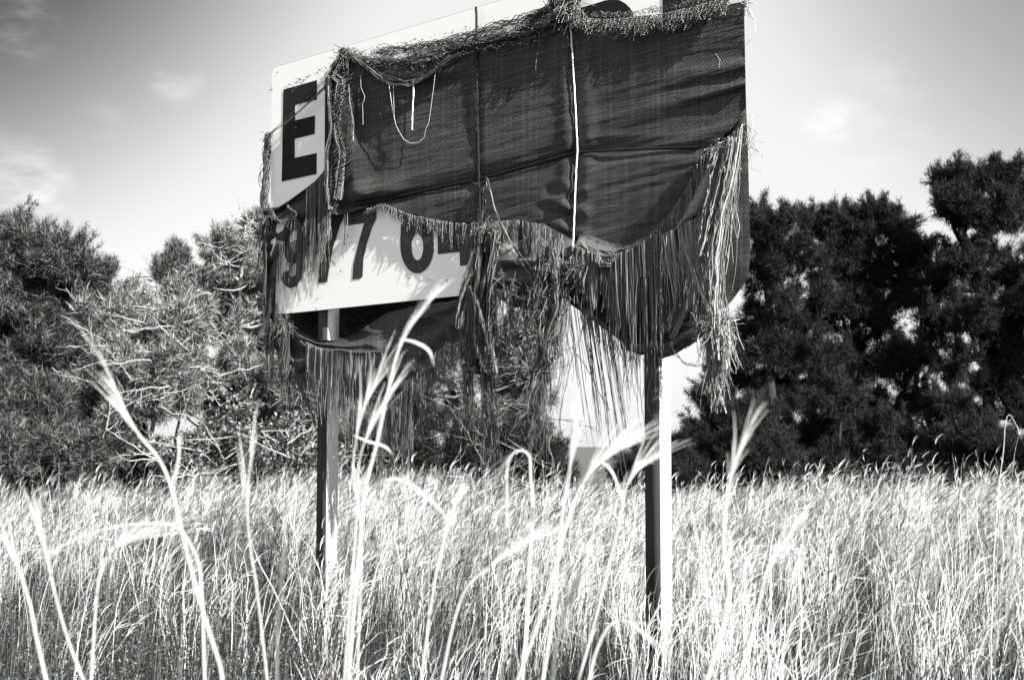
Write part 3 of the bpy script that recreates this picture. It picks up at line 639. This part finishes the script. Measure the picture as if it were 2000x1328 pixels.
# ropes
def rope(path, r, m, name, label, off):
    b = Buf(); s = np.linspace(0, 1, 60); e = poly(path, s); c = P(e[:, 0], e[:, 1], off); c += rng.normal(0, .0008, c.shape)
    tubes(b, c[None], np.full((1, 60), r), 8); o = b.build(name, m, None); return tag(o, label, 'rope')
rope([(930, 14), (932, 200), (935, 330), (938, 445)], .0085, ROPEB, 'rope', 'black upright rope stretched over the cloth, left of the white cord', .036)
rope([(1113, 36), (1119, 120), (1125, 230), (1128, 292), (1124, 360), (1121, 440), (1118, 500)], .005, ROPEW, 'cord', 'thin white cord running down the front of the dark cloth', .040)
rope(ropeline[1:], .0075, ROPEB, 'rope', 'black rope pulled sideways across the cloth below its middle', .032)

# ------------------------------------------------------------ trees
def needles(buf, C, D, n, ln, wd, sp=.8):
    m = len(C); C = np.repeat(C, n, 0); D = np.repeat(D, n, 0)
    d = nrm(D+rng.normal(0, sp, C.shape)); l = ln*rng.uniform(.6, 1.2, (len(C), 1)); sd_ = nrm(np.cross(d, rng.normal(0, 1, C.shape)))
    base = C+rng.normal(0, ln*.22, C.shape)
    V = np.stack([base+sd_*wd*.5, base-sd_*wd*.5, base+d*l], 1)
    k = np.repeat(rng.random(m), n)+rng.random(len(C))*.05; k = k % 1
    UV = np.repeat(np.stack([k, k*0], -1)[:, None], 3, 1)
    buf.add(V, np.arange(len(C)*3).reshape(-1, 3), UV)
def leaves(buf, C, ln):
    d = nrm(rng.normal(0, 1, C.shape)); s_ = nrm(np.cross(d, rng.normal(0, 1, C.shape))); l = ln*rng.uniform(.6, 1.3, (len(C), 1))
    V = np.stack([C-d*l*.5, C+s_*l*.28, C+d*l*.5, C-s_*l*.28], 1); k = rng.random(len(C))
    buf.add(V, np.arange(len(C)*4).reshape(-1, 4), np.repeat(np.stack([k, k], -1)[:, None], 4, 1))
def limb(buf, a, b, r0, r1, sag=.0, k=5, wig=.06):
    n = 7; t = np.linspace(0, 1, n)[:, None]; a = np.asarray(a); b = np.asarray(b); L_ = np.linalg.norm(b-a)
    w = rng.normal(0, wig*L_, (n, 3))*np.sin(t*pi); p = a*(1-t)+b*t+w*.5; p[:, 2] += sag*np.sin(t[:, 0]*pi)*L_
    tubes(buf, p[None], (r0*(1-t)+r1*t).T, k); return p
def tree(name, label, blobs, Y, base_px, dens=1.0, kind='needle', m=None, bark=None, ln=.13, wd=.0085, sub=9, nn=13, twig=1.0, group='trees behind the grass', trunk_r=.09, depthj=.9, subr=.42, top_px=None):
    bx = at(base_px, 900, Y); base = np.array([bx[0], bx[1], float(gz(bx[0], bx[1]))-.05])
    root = thing(name, label, 'tree' if 'shrub' not in name else 'shrub', base, group)
    fb = Buf(); wb = Buf(); tb = Buf()
    cs = [];
    for (px, py, r) in blobs:
        yy = Y+rng.uniform(-.6, .9)*depthj; c = at(px, py, yy); cs.append((c, r*yy/F))
    topc = max(cs, key=lambda q: q[0][2])[0]
    if top_px: topc = at(top_px[0], top_px[1], Y)
    tp = limb(tb, base, topc, trunk_r, trunk_r*.25, 0, 7, .05)
    for c, R in cs:
        # limb from the trunk to the blob
        hz = max(.3, min(c[2]-R*.6, topc[2])); ti = np.argmin(np.abs(tp[:, 2]-hz)); st = tp[ti]
        lp = limb(wb, st, c, trunk_r*.38, trunk_r*.16, -.06, 5)
        ns = int(sub*2.3)
        dirs = nrm(rng.normal(0, 1, (ns, 3))); dirs[:, 2] = dirs[:, 2]*.75+.1
        for q in range(ns):
            sc_ = c+dirs[q]*R*rng.uniform(.3, 1.15); sr = R*subr*rng.uniform(.45, 1.15)
            limb(wb, c, sc_, trunk_r*.14, .006, -.03, 3)
            nt_ = max(10, int(dens*sr*sr*4*pi*105/(ln/.13)**1))
            dd = nrm(rng.normal(0, 1, (nt_, 3))); pos = sc_+dd*np.array([1, 1, .62])*sr*(rng.random((nt_, 1))**.5)*rng.uniform(.7, 1.25, (nt_, 1))
            if kind == 'needle':
                needles(fb, pos, dd*.5+np.array([0, 0, .4])+nrm(sc_-c)*.5, nn, ln, wd, .95)
            else:
                leaves(fb, np.repeat(pos, 7, 0)+rng.normal(0, sr*.3, (nt_*7, 3)), ln*.42)
            if kind == 'needle':
                m_ = 3; o_ = nrm(nrm(sc_-c)*.6+np.array([0, 0, .9])+rng.normal(0, .35, (m_, 3))); l_ = (sr*1.1+.16)*rng.uniform(.4, 1.0, (m_, 1, 1)); tt = np.linspace(.1, 1, 8)[None, :, None]
                pp = sc_+o_[:, None]*l_*tt+rng.normal(0, .015, (m_, 8, 3)); tubes(wb, pp, np.full((m_, 8), .006)); needles(fb, pp.reshape(-1, 3), np.repeat(o_, 8, 0)*.9, nn, ln*.75, wd, .7)
            if twig:
                k = max(1, int(nt_*.04*twig)); sel = pos[:k]
                tt = np.linspace(0, 1, 4)[None, :, None]; pp = (sc_+0*sel)[:, None]*(1-tt)+sel[:, None]*tt+rng.normal(0, sr*.07, (k, 4, 3))*np.sin(tt*pi)
                tubes(wb, pp, np.full((k, 4), .007)*(1-.6*np.linspace(0, 1, 4))[None])
    if bark is BARKL or bark is BARKM:
        for c, R in cs:
            for _ in range(4):
                st = c+np.array([rng.uniform(-.8, .8)*R, -R*rng.uniform(.7, 1.05), rng.uniform(-.9, .5)*R]); dr_ = nrm(np.array([rng.normal(0, 1), rng.normal(-.1, .3), rng.uniform(-.3, .8)]))
                limb(wb, c, st, .014, .009, -.03, 3, .03)
                lp = limb(wb, st, st+dr_*rng.uniform(.25, .7), .010, .004, 0, 4, .045)
                for j_ in (2, 3, 4, 5): limb(wb, lp[j_], lp[j_]+nrm(dr_+rng.normal(0, .8, 3))*rng.uniform(.1, .3), .006, .003, 0, 3, .05)
    tag(tb.build('trunk', bark or BARK, root)); wb.build('branches', bark or BARK, root); fb.build('crown', m or NEEDLE, root, smooth=False)
    return root
tree('pine_tree', 'tall dense pine at the far left with a rounded bushy crown', [(-20, 480, 70), (50, 500, 60), (120, 510, 58), (175, 545, 42), (60, 570, 85), (150, 590, 70), (0, 660, 100), (95, 680, 85), (165, 660, 60), (170, 760, 60), (90, 790, 60), (-60, 560, 110), (-80, 760, 120), (20, 760, 80)], 19.5, 30, 1.0, sub=12, twig=.5, trunk_r=.12)
tree('pine_shrub', 'low spreading pine shrub in front of the tall left pine', [(40, 820, 60), (105, 800, 55), (160, 830, 60), (70, 890, 70), (150, 900, 65), (220, 890, 50), (-20, 890, 80)], 16.8, 90, 1.0, m=NEEDLE, sub=10, ln=.15, group='shrubs at the edge of the grass')
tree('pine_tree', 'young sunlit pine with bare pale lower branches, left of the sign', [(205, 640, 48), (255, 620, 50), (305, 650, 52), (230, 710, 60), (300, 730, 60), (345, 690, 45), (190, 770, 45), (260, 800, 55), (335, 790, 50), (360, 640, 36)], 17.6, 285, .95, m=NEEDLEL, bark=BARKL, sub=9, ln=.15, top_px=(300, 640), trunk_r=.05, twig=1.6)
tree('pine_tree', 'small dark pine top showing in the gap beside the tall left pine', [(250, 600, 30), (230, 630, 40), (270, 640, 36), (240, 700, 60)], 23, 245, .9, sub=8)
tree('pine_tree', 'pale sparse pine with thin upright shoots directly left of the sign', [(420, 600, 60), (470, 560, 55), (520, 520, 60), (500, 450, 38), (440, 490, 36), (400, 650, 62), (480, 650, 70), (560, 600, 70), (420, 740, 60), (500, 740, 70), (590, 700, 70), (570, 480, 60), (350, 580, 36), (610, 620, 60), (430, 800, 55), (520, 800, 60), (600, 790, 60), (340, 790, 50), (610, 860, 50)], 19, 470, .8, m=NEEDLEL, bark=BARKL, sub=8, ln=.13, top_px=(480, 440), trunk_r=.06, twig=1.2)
tree('young_pine', 'thin leafless looking pine leader poking above the pale pines', [(345, 510, 18), (330, 545, 26), (370, 545, 26), (350, 580, 36)], 20.5, 350, .45, m=NEEDLE, bark=BARKM, sub=7, ln=.12, trunk_r=.03, depthj=.3, subr=.5, twig=2)
tree('leafy_shrub', 'dark small leaved shrub left of the left post', [(430, 860, 70), (500, 840, 70), (560, 870, 75), (380, 890, 60), (620, 890, 60), (470, 920, 60), (330, 900, 50)], 16.6, 480, .55, kind='leaf', m=LEAF, bark=BARKL, sub=9, ln=.12, trunk_r=.04, twig=1.4, group='shrubs at the edge of the grass')
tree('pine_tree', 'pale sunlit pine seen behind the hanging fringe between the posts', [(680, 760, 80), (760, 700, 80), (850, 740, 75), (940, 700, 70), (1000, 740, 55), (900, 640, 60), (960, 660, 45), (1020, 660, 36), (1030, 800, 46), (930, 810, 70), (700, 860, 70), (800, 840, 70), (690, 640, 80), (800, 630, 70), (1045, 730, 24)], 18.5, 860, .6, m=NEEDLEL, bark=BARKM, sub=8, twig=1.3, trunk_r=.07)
tree('pine_shrub', 'dark low bush at the left edge of the sea view', [(880, 890, 75), (960, 900, 70), (1020, 880, 55), (1055, 910, 42), (1075, 940, 40), (800, 900, 70), (720, 900, 60)], 17, 950, .75, m=NEEDLED, bark=BARKM, sub=8, twig=1.5, group='shrubs at the edge of the grass', trunk_r=.05)
tree('pine_shrub', 'small dark bush at the right edge of the sea view, beside the right post', [(1240, 925, 26), (1262, 905, 26), (1225, 950, 24), (1275, 940, 40)], 18.5, 1250, .8, m=NEEDLED, bark=BARK, sub=7, group='shrubs at the edge of the grass', trunk_r=.03)
DK = dict(m=NEEDLED, bark=BARK, ln=.11)
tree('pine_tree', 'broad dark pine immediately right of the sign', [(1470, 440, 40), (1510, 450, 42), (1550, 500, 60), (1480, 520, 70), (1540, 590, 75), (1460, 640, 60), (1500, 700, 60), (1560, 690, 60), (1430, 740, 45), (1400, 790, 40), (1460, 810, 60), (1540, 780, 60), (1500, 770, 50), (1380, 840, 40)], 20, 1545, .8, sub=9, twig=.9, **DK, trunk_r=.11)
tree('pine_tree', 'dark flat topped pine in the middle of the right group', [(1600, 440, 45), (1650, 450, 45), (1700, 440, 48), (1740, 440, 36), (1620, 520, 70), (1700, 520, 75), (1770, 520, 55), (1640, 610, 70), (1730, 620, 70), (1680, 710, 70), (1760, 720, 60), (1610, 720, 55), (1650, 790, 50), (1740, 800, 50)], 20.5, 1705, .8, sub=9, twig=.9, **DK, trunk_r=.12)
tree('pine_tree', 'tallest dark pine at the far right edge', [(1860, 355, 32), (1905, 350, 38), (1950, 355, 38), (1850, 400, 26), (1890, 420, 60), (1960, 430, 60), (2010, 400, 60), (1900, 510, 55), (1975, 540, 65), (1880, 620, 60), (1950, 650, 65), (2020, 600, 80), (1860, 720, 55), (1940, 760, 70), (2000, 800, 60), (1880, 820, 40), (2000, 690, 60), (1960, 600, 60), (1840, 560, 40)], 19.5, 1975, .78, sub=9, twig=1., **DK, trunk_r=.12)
tree('pine_tree', 'slender dark pine filling the dip between the right pines', [(1800, 490, 30), (1830, 520, 40), (1800, 570, 46), (1820, 640, 50), (1790, 700, 50), (1810, 790, 45)], 22, 1815, .9, sub=8, **DK, trunk_r=.07)
tree('pine_shrub', 'dark bushy undergrowth right of the right post', [(1350, 880, 36), (1400, 870, 50), (1330, 930, 40), (1460, 880, 60), (1410, 930, 55), (1310, 900, 26), (1500, 920, 60), (1440, 820, 38)], 17.5, 1420, 1.1, sub=10, **DK, group='shrubs at the edge of the grass', trunk_r=.05)
tree('pine_shrub', 'dark undergrowth below the flat topped right pine', [(1560, 860, 65), (1640, 850, 65), (1720, 870, 65), (1590, 930, 60), (1680, 930, 60), (1640, 790, 45)], 17.8, 1640, 1.0, sub=10, **DK, group='shrubs at the edge of the grass', trunk_r=.05)
tree('pine_shrub', 'dark undergrowth in the right corner under the tallest pine', [(1800, 880, 60), (1870, 870, 60), (1950, 880, 65), (2020, 880, 70), (1780, 940, 60), (1880, 940, 60), (1980, 950, 60), (1850, 800, 36)], 18, 1880, .8, sub=9, **DK, group='shrubs at the edge of the grass', trunk_r=.05)

tree('pine_shrub', 'dark undergrowth at the foot of the tall left pine', [(-20, 900, 60), (60, 930, 50), (180, 940, 50), (260, 930, 50), (330, 940, 45), (-60, 840, 70), (20, 950, 50), (120, 880, 60), (240, 870, 50)], 20.5, 120, 1.0, sub=9, **DK, group='shrubs at the edge of the grass', trunk_r=.05)
for q, (px_, Y_) in enumerate(((3420, 13.5), (3700, 15.5), (2950, 17.5))):  # unseen pines, added to cast shade on the right-hand trees
    tree('pine_tree', ['tall pine beyond the right edge of the view, nearest the camera', 'tall pine beyond the right edge of the view, farthest out', 'tall pine beyond the right edge of the view, next to the right group'][q],
         [(px_+dx*1.0, y, 200) for dx, y in ((-150, -350), (150, -300), (-200, -50), (180, -30), (0, 150), (-180, 300), (200, 330), (0, 500))], Y_, px_, .22, sub=9, **DK, twig=0, trunk_r=.16, nn=8, wd=.02)

# ------------------------------------------------------------ grass
def clumps(nc, lo, hi, sp, power=.8, thin=1.0):
    cy = 3.2+(17.4-3.2)*rng.random(nc)**power; cx = rng.uniform(-1, 1, nc)*(.37*cy+1.2)
    low_c = np.exp(-((cx/cy+.28)/.145)**2)*np.clip((11.6-cy)/1.4, 0, 1); near = np.interp(cy, [3.4, 5.5, 8, 11.5, 13.5], [.10, .15, .21, .42, .9])
    kp = rng.random(nc) < (1-.88*low_c*thin)*np.where(thin > 0, near, 1); cx, cy = cx[kp], cy[kp]; nc = len(cx)
    cnt = rng.integers(lo, hi, nc); cid = np.repeat(np.arange(nc), cnt); n = len(cid)
    rx = rng.normal(0, sp, n); ry = rng.normal(0, sp, n)
    return nc, cid, n, cx[cid]+rx, np.maximum(cy[cid]+ry, 2.9), rx, ry
def grass_field():
    nc, cid, n, X, Yv, rx, ry = clumps(6800, 6, 26, .055)
    h = .80-.08*np.clip((9-Yv)/3, 0, 1)+.30*vnoise(X*.6, Yv*.6, 11)+.20*vnoise(X*2.2, Yv*2.2, 12)+.09*rng.normal(0, 1, nc)[cid]
    h = np.maximum(h, .35)*rng.uniform(.6, 1.12, n); tall = rng.random(n) < .035; h[tall] *= rng.uniform(1.1, 1.35, tall.sum())
    N_ = 8; t = np.linspace(0, 1, N_)[None]
    lean = rng.normal(.05, .13, n)+.08*rng.normal(0, 1, nc)[cid]; leany = rng.normal(0, .12, n)
    droop = np.abs(rng.normal(.10, .12, n))*np.where(rng.random(n) < .78, 1, -1); big = rng.random(n) < .10; droop[big] *= 2.4
    base = np.stack([X, Yv, gz(X, Yv)-.02], -1)
    Pp = np.repeat(base[:, None], N_, 1)
    Pp[..., 0] += h[:, None]*(lean[:, None]*t+droop[:, None]*t**4); Pp[..., 1] += h[:, None]*leany[:, None]*t**1.5
    Pp[..., 2] += h[:, None]*(t-.55*np.abs(droop)[:, None]*t**5-.3*lean[:, None]**2*t)
    Pp += rng.normal(0, .007, (n, N_, 3))*t[..., None]
    a2 = rng.random(n)*pi; side = nrm(np.stack([np.cos(a2)*.9+.2, np.sin(a2)*.5, 0*a2], -1))
    wd = (.0018+.0045*rng.random(n)**2.2)[:, None]*np.array([1, 1, 1, .95, .85, .8, .7, .15])[None]
    wd = wd*np.interp(Yv, [4, 7, 11], [1.35, 1.3, 1.0])[:, None]
    uo = np.clip(rng.random(nc)[cid]*.72+rng.random(n)*.34-.03, 0, 1)
    b = Buf(); ribbons(b, Pp, wd, side, uo)
    pr = np.interp(Yv, [4, 8, 13], [.10, .22, .6]); sel = np.nonzero(rng.random(n) < pr)[0]; m = len(sel); k = 6     # feathery heads along the top of the stems
    j = rng.integers(N_-3, N_, (m, k)); st = Pp[sel[:, None], j].reshape(-1, 3); dr = nrm(Pp[sel, -1]-Pp[sel, -3])
    dd = nrm(np.repeat(dr, k, 0)+rng.normal(0, .16, (m*k, 3))); ll = rng.uniform(.05, .15, (m*k, 1)); tt = np.linspace(0, 1, 4)[None, :, None]
    q = st[:, None]+dd[:, None]*ll[:, None]*tt; q[..., 0] += (ll*.25)*(np.linspace(0, 1, 4)[None]**2); q[..., 2] -= (ll*.22)*(np.linspace(0, 1, 4)[None]**2)
    ribbons(b, q, np.broadcast_to(np.array([.0025, .004, .0035, .0008]), (m*k, 4)), nrm(rng.normal(0, 1, (m*k, 3))*np.array([1, .4, .3])), np.repeat(uo[sel], k))
    return b
tag(grass_field().build('tall_grass', GRASS, None, smooth=False), 'field of tall pale dry grass in front of the trees', 'grass', kind='stuff')
def undergrass():
    nc, cid, n, X, Yv, rx, ry = clumps(5200, 10, 22, .08, thin=0.)
    h = (.36+.16*vnoise(X*1.2, Yv*1.2, 15))*rng.uniform(.4, 1.25, n); N_ = 4; t = np.linspace(0, 1, N_)[None]
    Pp = np.repeat(np.stack([X, Yv, gz(X, Yv)-.02], -1)[:, None], N_, 1)
    Pp[..., 0] += h[:, None]*rng.normal(.05, .35, n)[:, None]*t**1.7; Pp[..., 1] += h[:, None]*rng.normal(0, .3, n)[:, None]*t**1.7; Pp[..., 2] += h[:, None]*t
    b = Buf(); ribbons(b, Pp, rng.uniform(.002, .005, n)[:, None]*np.array([1, .9, .7, .1])[None], nrm(rng.normal(0, 1, (n, 3))*np.array([1, .5, .1]))); return b
tag(undergrass().build('low_grass', UNDER, None, smooth=False), 'darker short grass growing between the tall pale stems', 'grass', kind='stuff')
def weeds():
    b = Buf(); m = 5200; Yv = rng.uniform(5, 10.8, m); X = Yv*rng.normal(-.27, .10, m); ok = Yv > 3; X, Yv = X[ok], Yv[ok]; m = len(X)
    h = rng.uniform(.2, .62, m); base = np.stack([X, Yv, gz(X, Yv)], -1); tip = base+np.stack([rng.normal(.04, .08, m), rng.normal(0, .08, m), h], -1)
    t = np.linspace(0, 1, 4)[None, :, None]; ribbons(b, base[:, None]*(1-t)+tip[:, None]*t, np.full((m, 4), .003), nrm(rng.normal(0, 1, (m, 3))))
    k = 14; tt = rng.random((m, k, 1)); c = base[:, None]*(1-tt)+tip[:, None]*tt+rng.normal(0, .02, (m, k, 3)); leaves(b, c.reshape(-1, 3), .018)
    return b
tag(weeds().build('weeds', WEED, None, smooth=False), 'dark fine leaved weeds growing low in the grass at the lower left', 'weeds', kind='stuff')

# ------------------------------------------------------------ single tall stalks near the camera
def stalk(label, path, Y, r=.004, head=None, leafs=(), m=None, name='grass_stalk', heads=8, hl=.16):
    pts = [at(x, y, Y) for x, y in path]; last = pts[-1]
    d = last-pts[-2]; d = d/np.linalg.norm(d); d = d*np.array([.5, .5, 1]); foot = last+d*((last[2])/max(.2, -d[2])); foot[2] = -.02
    r *= .55; root = thing(name, label, 'grass stalk', foot, 'tall stalks standing nearest the camera')
    c = smoothpath(np.array(pts), 34); c = np.vstack([c, c[-1]+(foot-c[-1])*np.linspace(0, 1, 7)[1:, None]]); b = Buf(); t = np.linspace(0, 1, 40); tubes(b, c[None], (r*(.55+.6*t))[None], 6); b.build('stem', m or STRAW, root)
    b = Buf(); n = heads*3
    i0 = rng.integers(0, 11 if heads > 1 else 2, n); st = c[i0]; dd = nrm(c[np.maximum(i0-1, 0)]-c[i0+1]); dd = nrm(dd+rng.normal(0, .05, (n, 3))); ll = hl*rng.uniform(.4, 1.1, (n, 1))
    tt = np.linspace(0, 1, 5)[None, :, None]; q = st[:, None]+dd[:, None]*ll[:, None]*tt; q[:, :, 0] += (ll*rng.normal(.05, .08, (n, 1)))*np.linspace(0, 1, 5)[None]**2; q[:, :, 2] -= ll*.12*np.linspace(0, 1, 5)[None]**2
    ribbons(b, q, np.broadcast_to(np.array([.0012, .0020, .0020, .0014, .0005]), (n, 5)), nrm(rng.normal(0, 1, (n, 3))*np.array([1, .3, .3])))
    b.build('seed_head', m or STRAW, root)
    for lf in leafs:
        b = Buf(); lp = smoothpath(np.array([at(x, y, Y) for x, y in lf]), 16); w = .0045*np.sin(np.linspace(.25, pi, 16)); ribbons(b, lp[None], w[None], np.array([[.6, .3, .7]])/.97); b.build('leaf', m or STRAW, root)
    return root
stalk('thick pale stalk leaning left, its tip in front of the left bushes', [(216, 742), (262, 835), (312, 900), (338, 965), (360, 1060), (392, 1180), (430, 1300)], 2.5, .0055, leafs=[[(338, 965), (345, 920), (350, 880), (348, 850)]], heads=10, hl=.14)
stalk('tallest pale stalk crossing in front of the lower edge of the board', [(832, 596), (800, 640), (776, 690), (752, 790), (735, 870), (712, 960), (702, 1080), (690, 1200), (680, 1328)], 2.6, .0055, leafs=[[(780, 662), (810, 668), (838, 685), (848, 716)], [(712, 960), (760, 935), (800, 945), (850, 985), (880, 1020)]], heads=7, hl=.12)
stalk('slim stalk standing right of the left post, below the long fringe', [(722, 772), (706, 812), (694, 870), (690, 930), (702, 1010), (706, 1100), (700, 1250)], 2.9, .003, leafs=[[(690, 850), (720, 862), (752, 872), (768, 890)]], heads=5)
stalk('stalk with a bent drooping leaf in front of the left post foot', [(742, 800), (718, 850), (702, 900), (698, 980), (690, 1100), (672, 1328)], 2.9, .003, heads=5)
stalk('hooked pale stalk curving over beside the middle tassel', [(990, 990), (990, 920), (1000, 888), (1018, 880), (1034, 892), (1036, 930), (1040, 985), (1036, 1060), (1030, 1200), (1020, 1328)], 2.8, .005, heads=4, hl=.08)
stalk('pale stalk leaning right in front of the sea view', [(1190, 890), (1160, 915), (1130, 960), (1105, 1030), (1085, 1110), (1050, 1220), (1010, 1328)], 2.6, .0045, leafs=[[(1200, 880), (1170, 905), (1140, 945)]], heads=12, hl=.16)
stalk('upright pale stalk at the left edge of the sea view', [(1118, 860), (1112, 920), (1100, 990), (1090, 1080), (1080, 1200), (1060, 1328)], 2.5, .0045, heads=5)
stalk('branching pale stalk immediately left of the right post', [(1262, 905), (1240, 925), (1220, 960), (1212, 1010), (1190, 1100), (1160, 1220), (1130, 1328)], 2.9, .004, leafs=[[(1212, 975), (1225, 925), (1250, 902), (1280, 905)], [(1216, 980), (1200, 930), (1180, 905), (1150, 900)]], heads=12, hl=.13)
stalk('bright thick stalk standing right of the right post', [(1446, 872), (1428, 930), (1416, 1000), (1414, 1080), (1424, 1150), (1408, 1240), (1380, 1328)], 2.4, .0062, leafs=[[(1420, 990), (1440, 930), (1456, 905)]], heads=10, hl=.12)
stalk('pale stalk with a broken tip low on the right of the right post', [(1530, 1060), (1500, 1110), (1482, 1180), (1462, 1260), (1440, 1328)], 2.5, .0045, heads=8, hl=.12)
stalk('thin tall stalk with a hooked tip at the far right', [(1984, 828), (1972, 810), (1964, 826), (1960, 880), (1950, 960), (1942, 1080), (1936, 1250)], 5.5, .003, heads=1, hl=.05)
stalk('curved pale stalk leaning left at the lower left edge', [(14, 1070), (36, 1110), (58, 1180), (70, 1240), (90, 1328)], 2.4, .005, heads=4, hl=.1)
stalk('slanting pale stalk second from the left edge', [(84, 1060), (98, 1120), (118, 1200), (140, 1270), (168, 1340)], 2.6, .004, heads=5)
stalk('stalk with a feathery head bent to the right at lower left', [(252, 1058), (222, 1072), (202, 1098), (190, 1150), (184, 1230), (178, 1328)], 2.7, .004, heads=16, hl=.14)
stalk('long flat leaf arching to the left over the lower left grass', [(90, 1084), (150, 1052), (220, 1030), (290, 1022), (345, 1030), (375, 1070), (392, 1130), (400, 1328)], 2.5, .004, heads=2, hl=.1)
stalk('narrow upright stalk halfway between the left frame edge and left post', [(486, 930), (482, 990), (488, 1060), (500, 1140), (512, 1240), (522, 1328)], 2.8, .0035, heads=6)
stalk('leaning pale stalk in the centre of the grass', [(990, 1080), (950, 1110), (910, 1150), (885, 1220), (862, 1328)], 2.8, .004, heads=12, hl=.15)
stalk('pale stalk with a long head left of centre in the grass', [(884, 1000), (868, 1050), (852, 1120), (838, 1210), (822, 1328)], 2.9, .004, heads=12, hl=.14)
stalk('arched pale stalk low in the grass left of the right post', [(1248, 1230), (1220, 1212), (1190, 1222), (1165, 1270), (1150, 1328)], 2.6, .004, heads=3, hl=.08)
stalk('dark brown dry stalk in front of the grass beside the left post', [(548, 1128), (546, 1180), (542, 1240), (540, 1328)], 2.4, .005, m=STRAWD, heads=10, hl=.08)
stalk('dark brown dry stalk low in the middle of the grass', [(1112, 1168), (1098, 1210), (1086, 1260), (1078, 1328)], 2.3, .0055, m=STRAWD, heads=10, hl=.08)
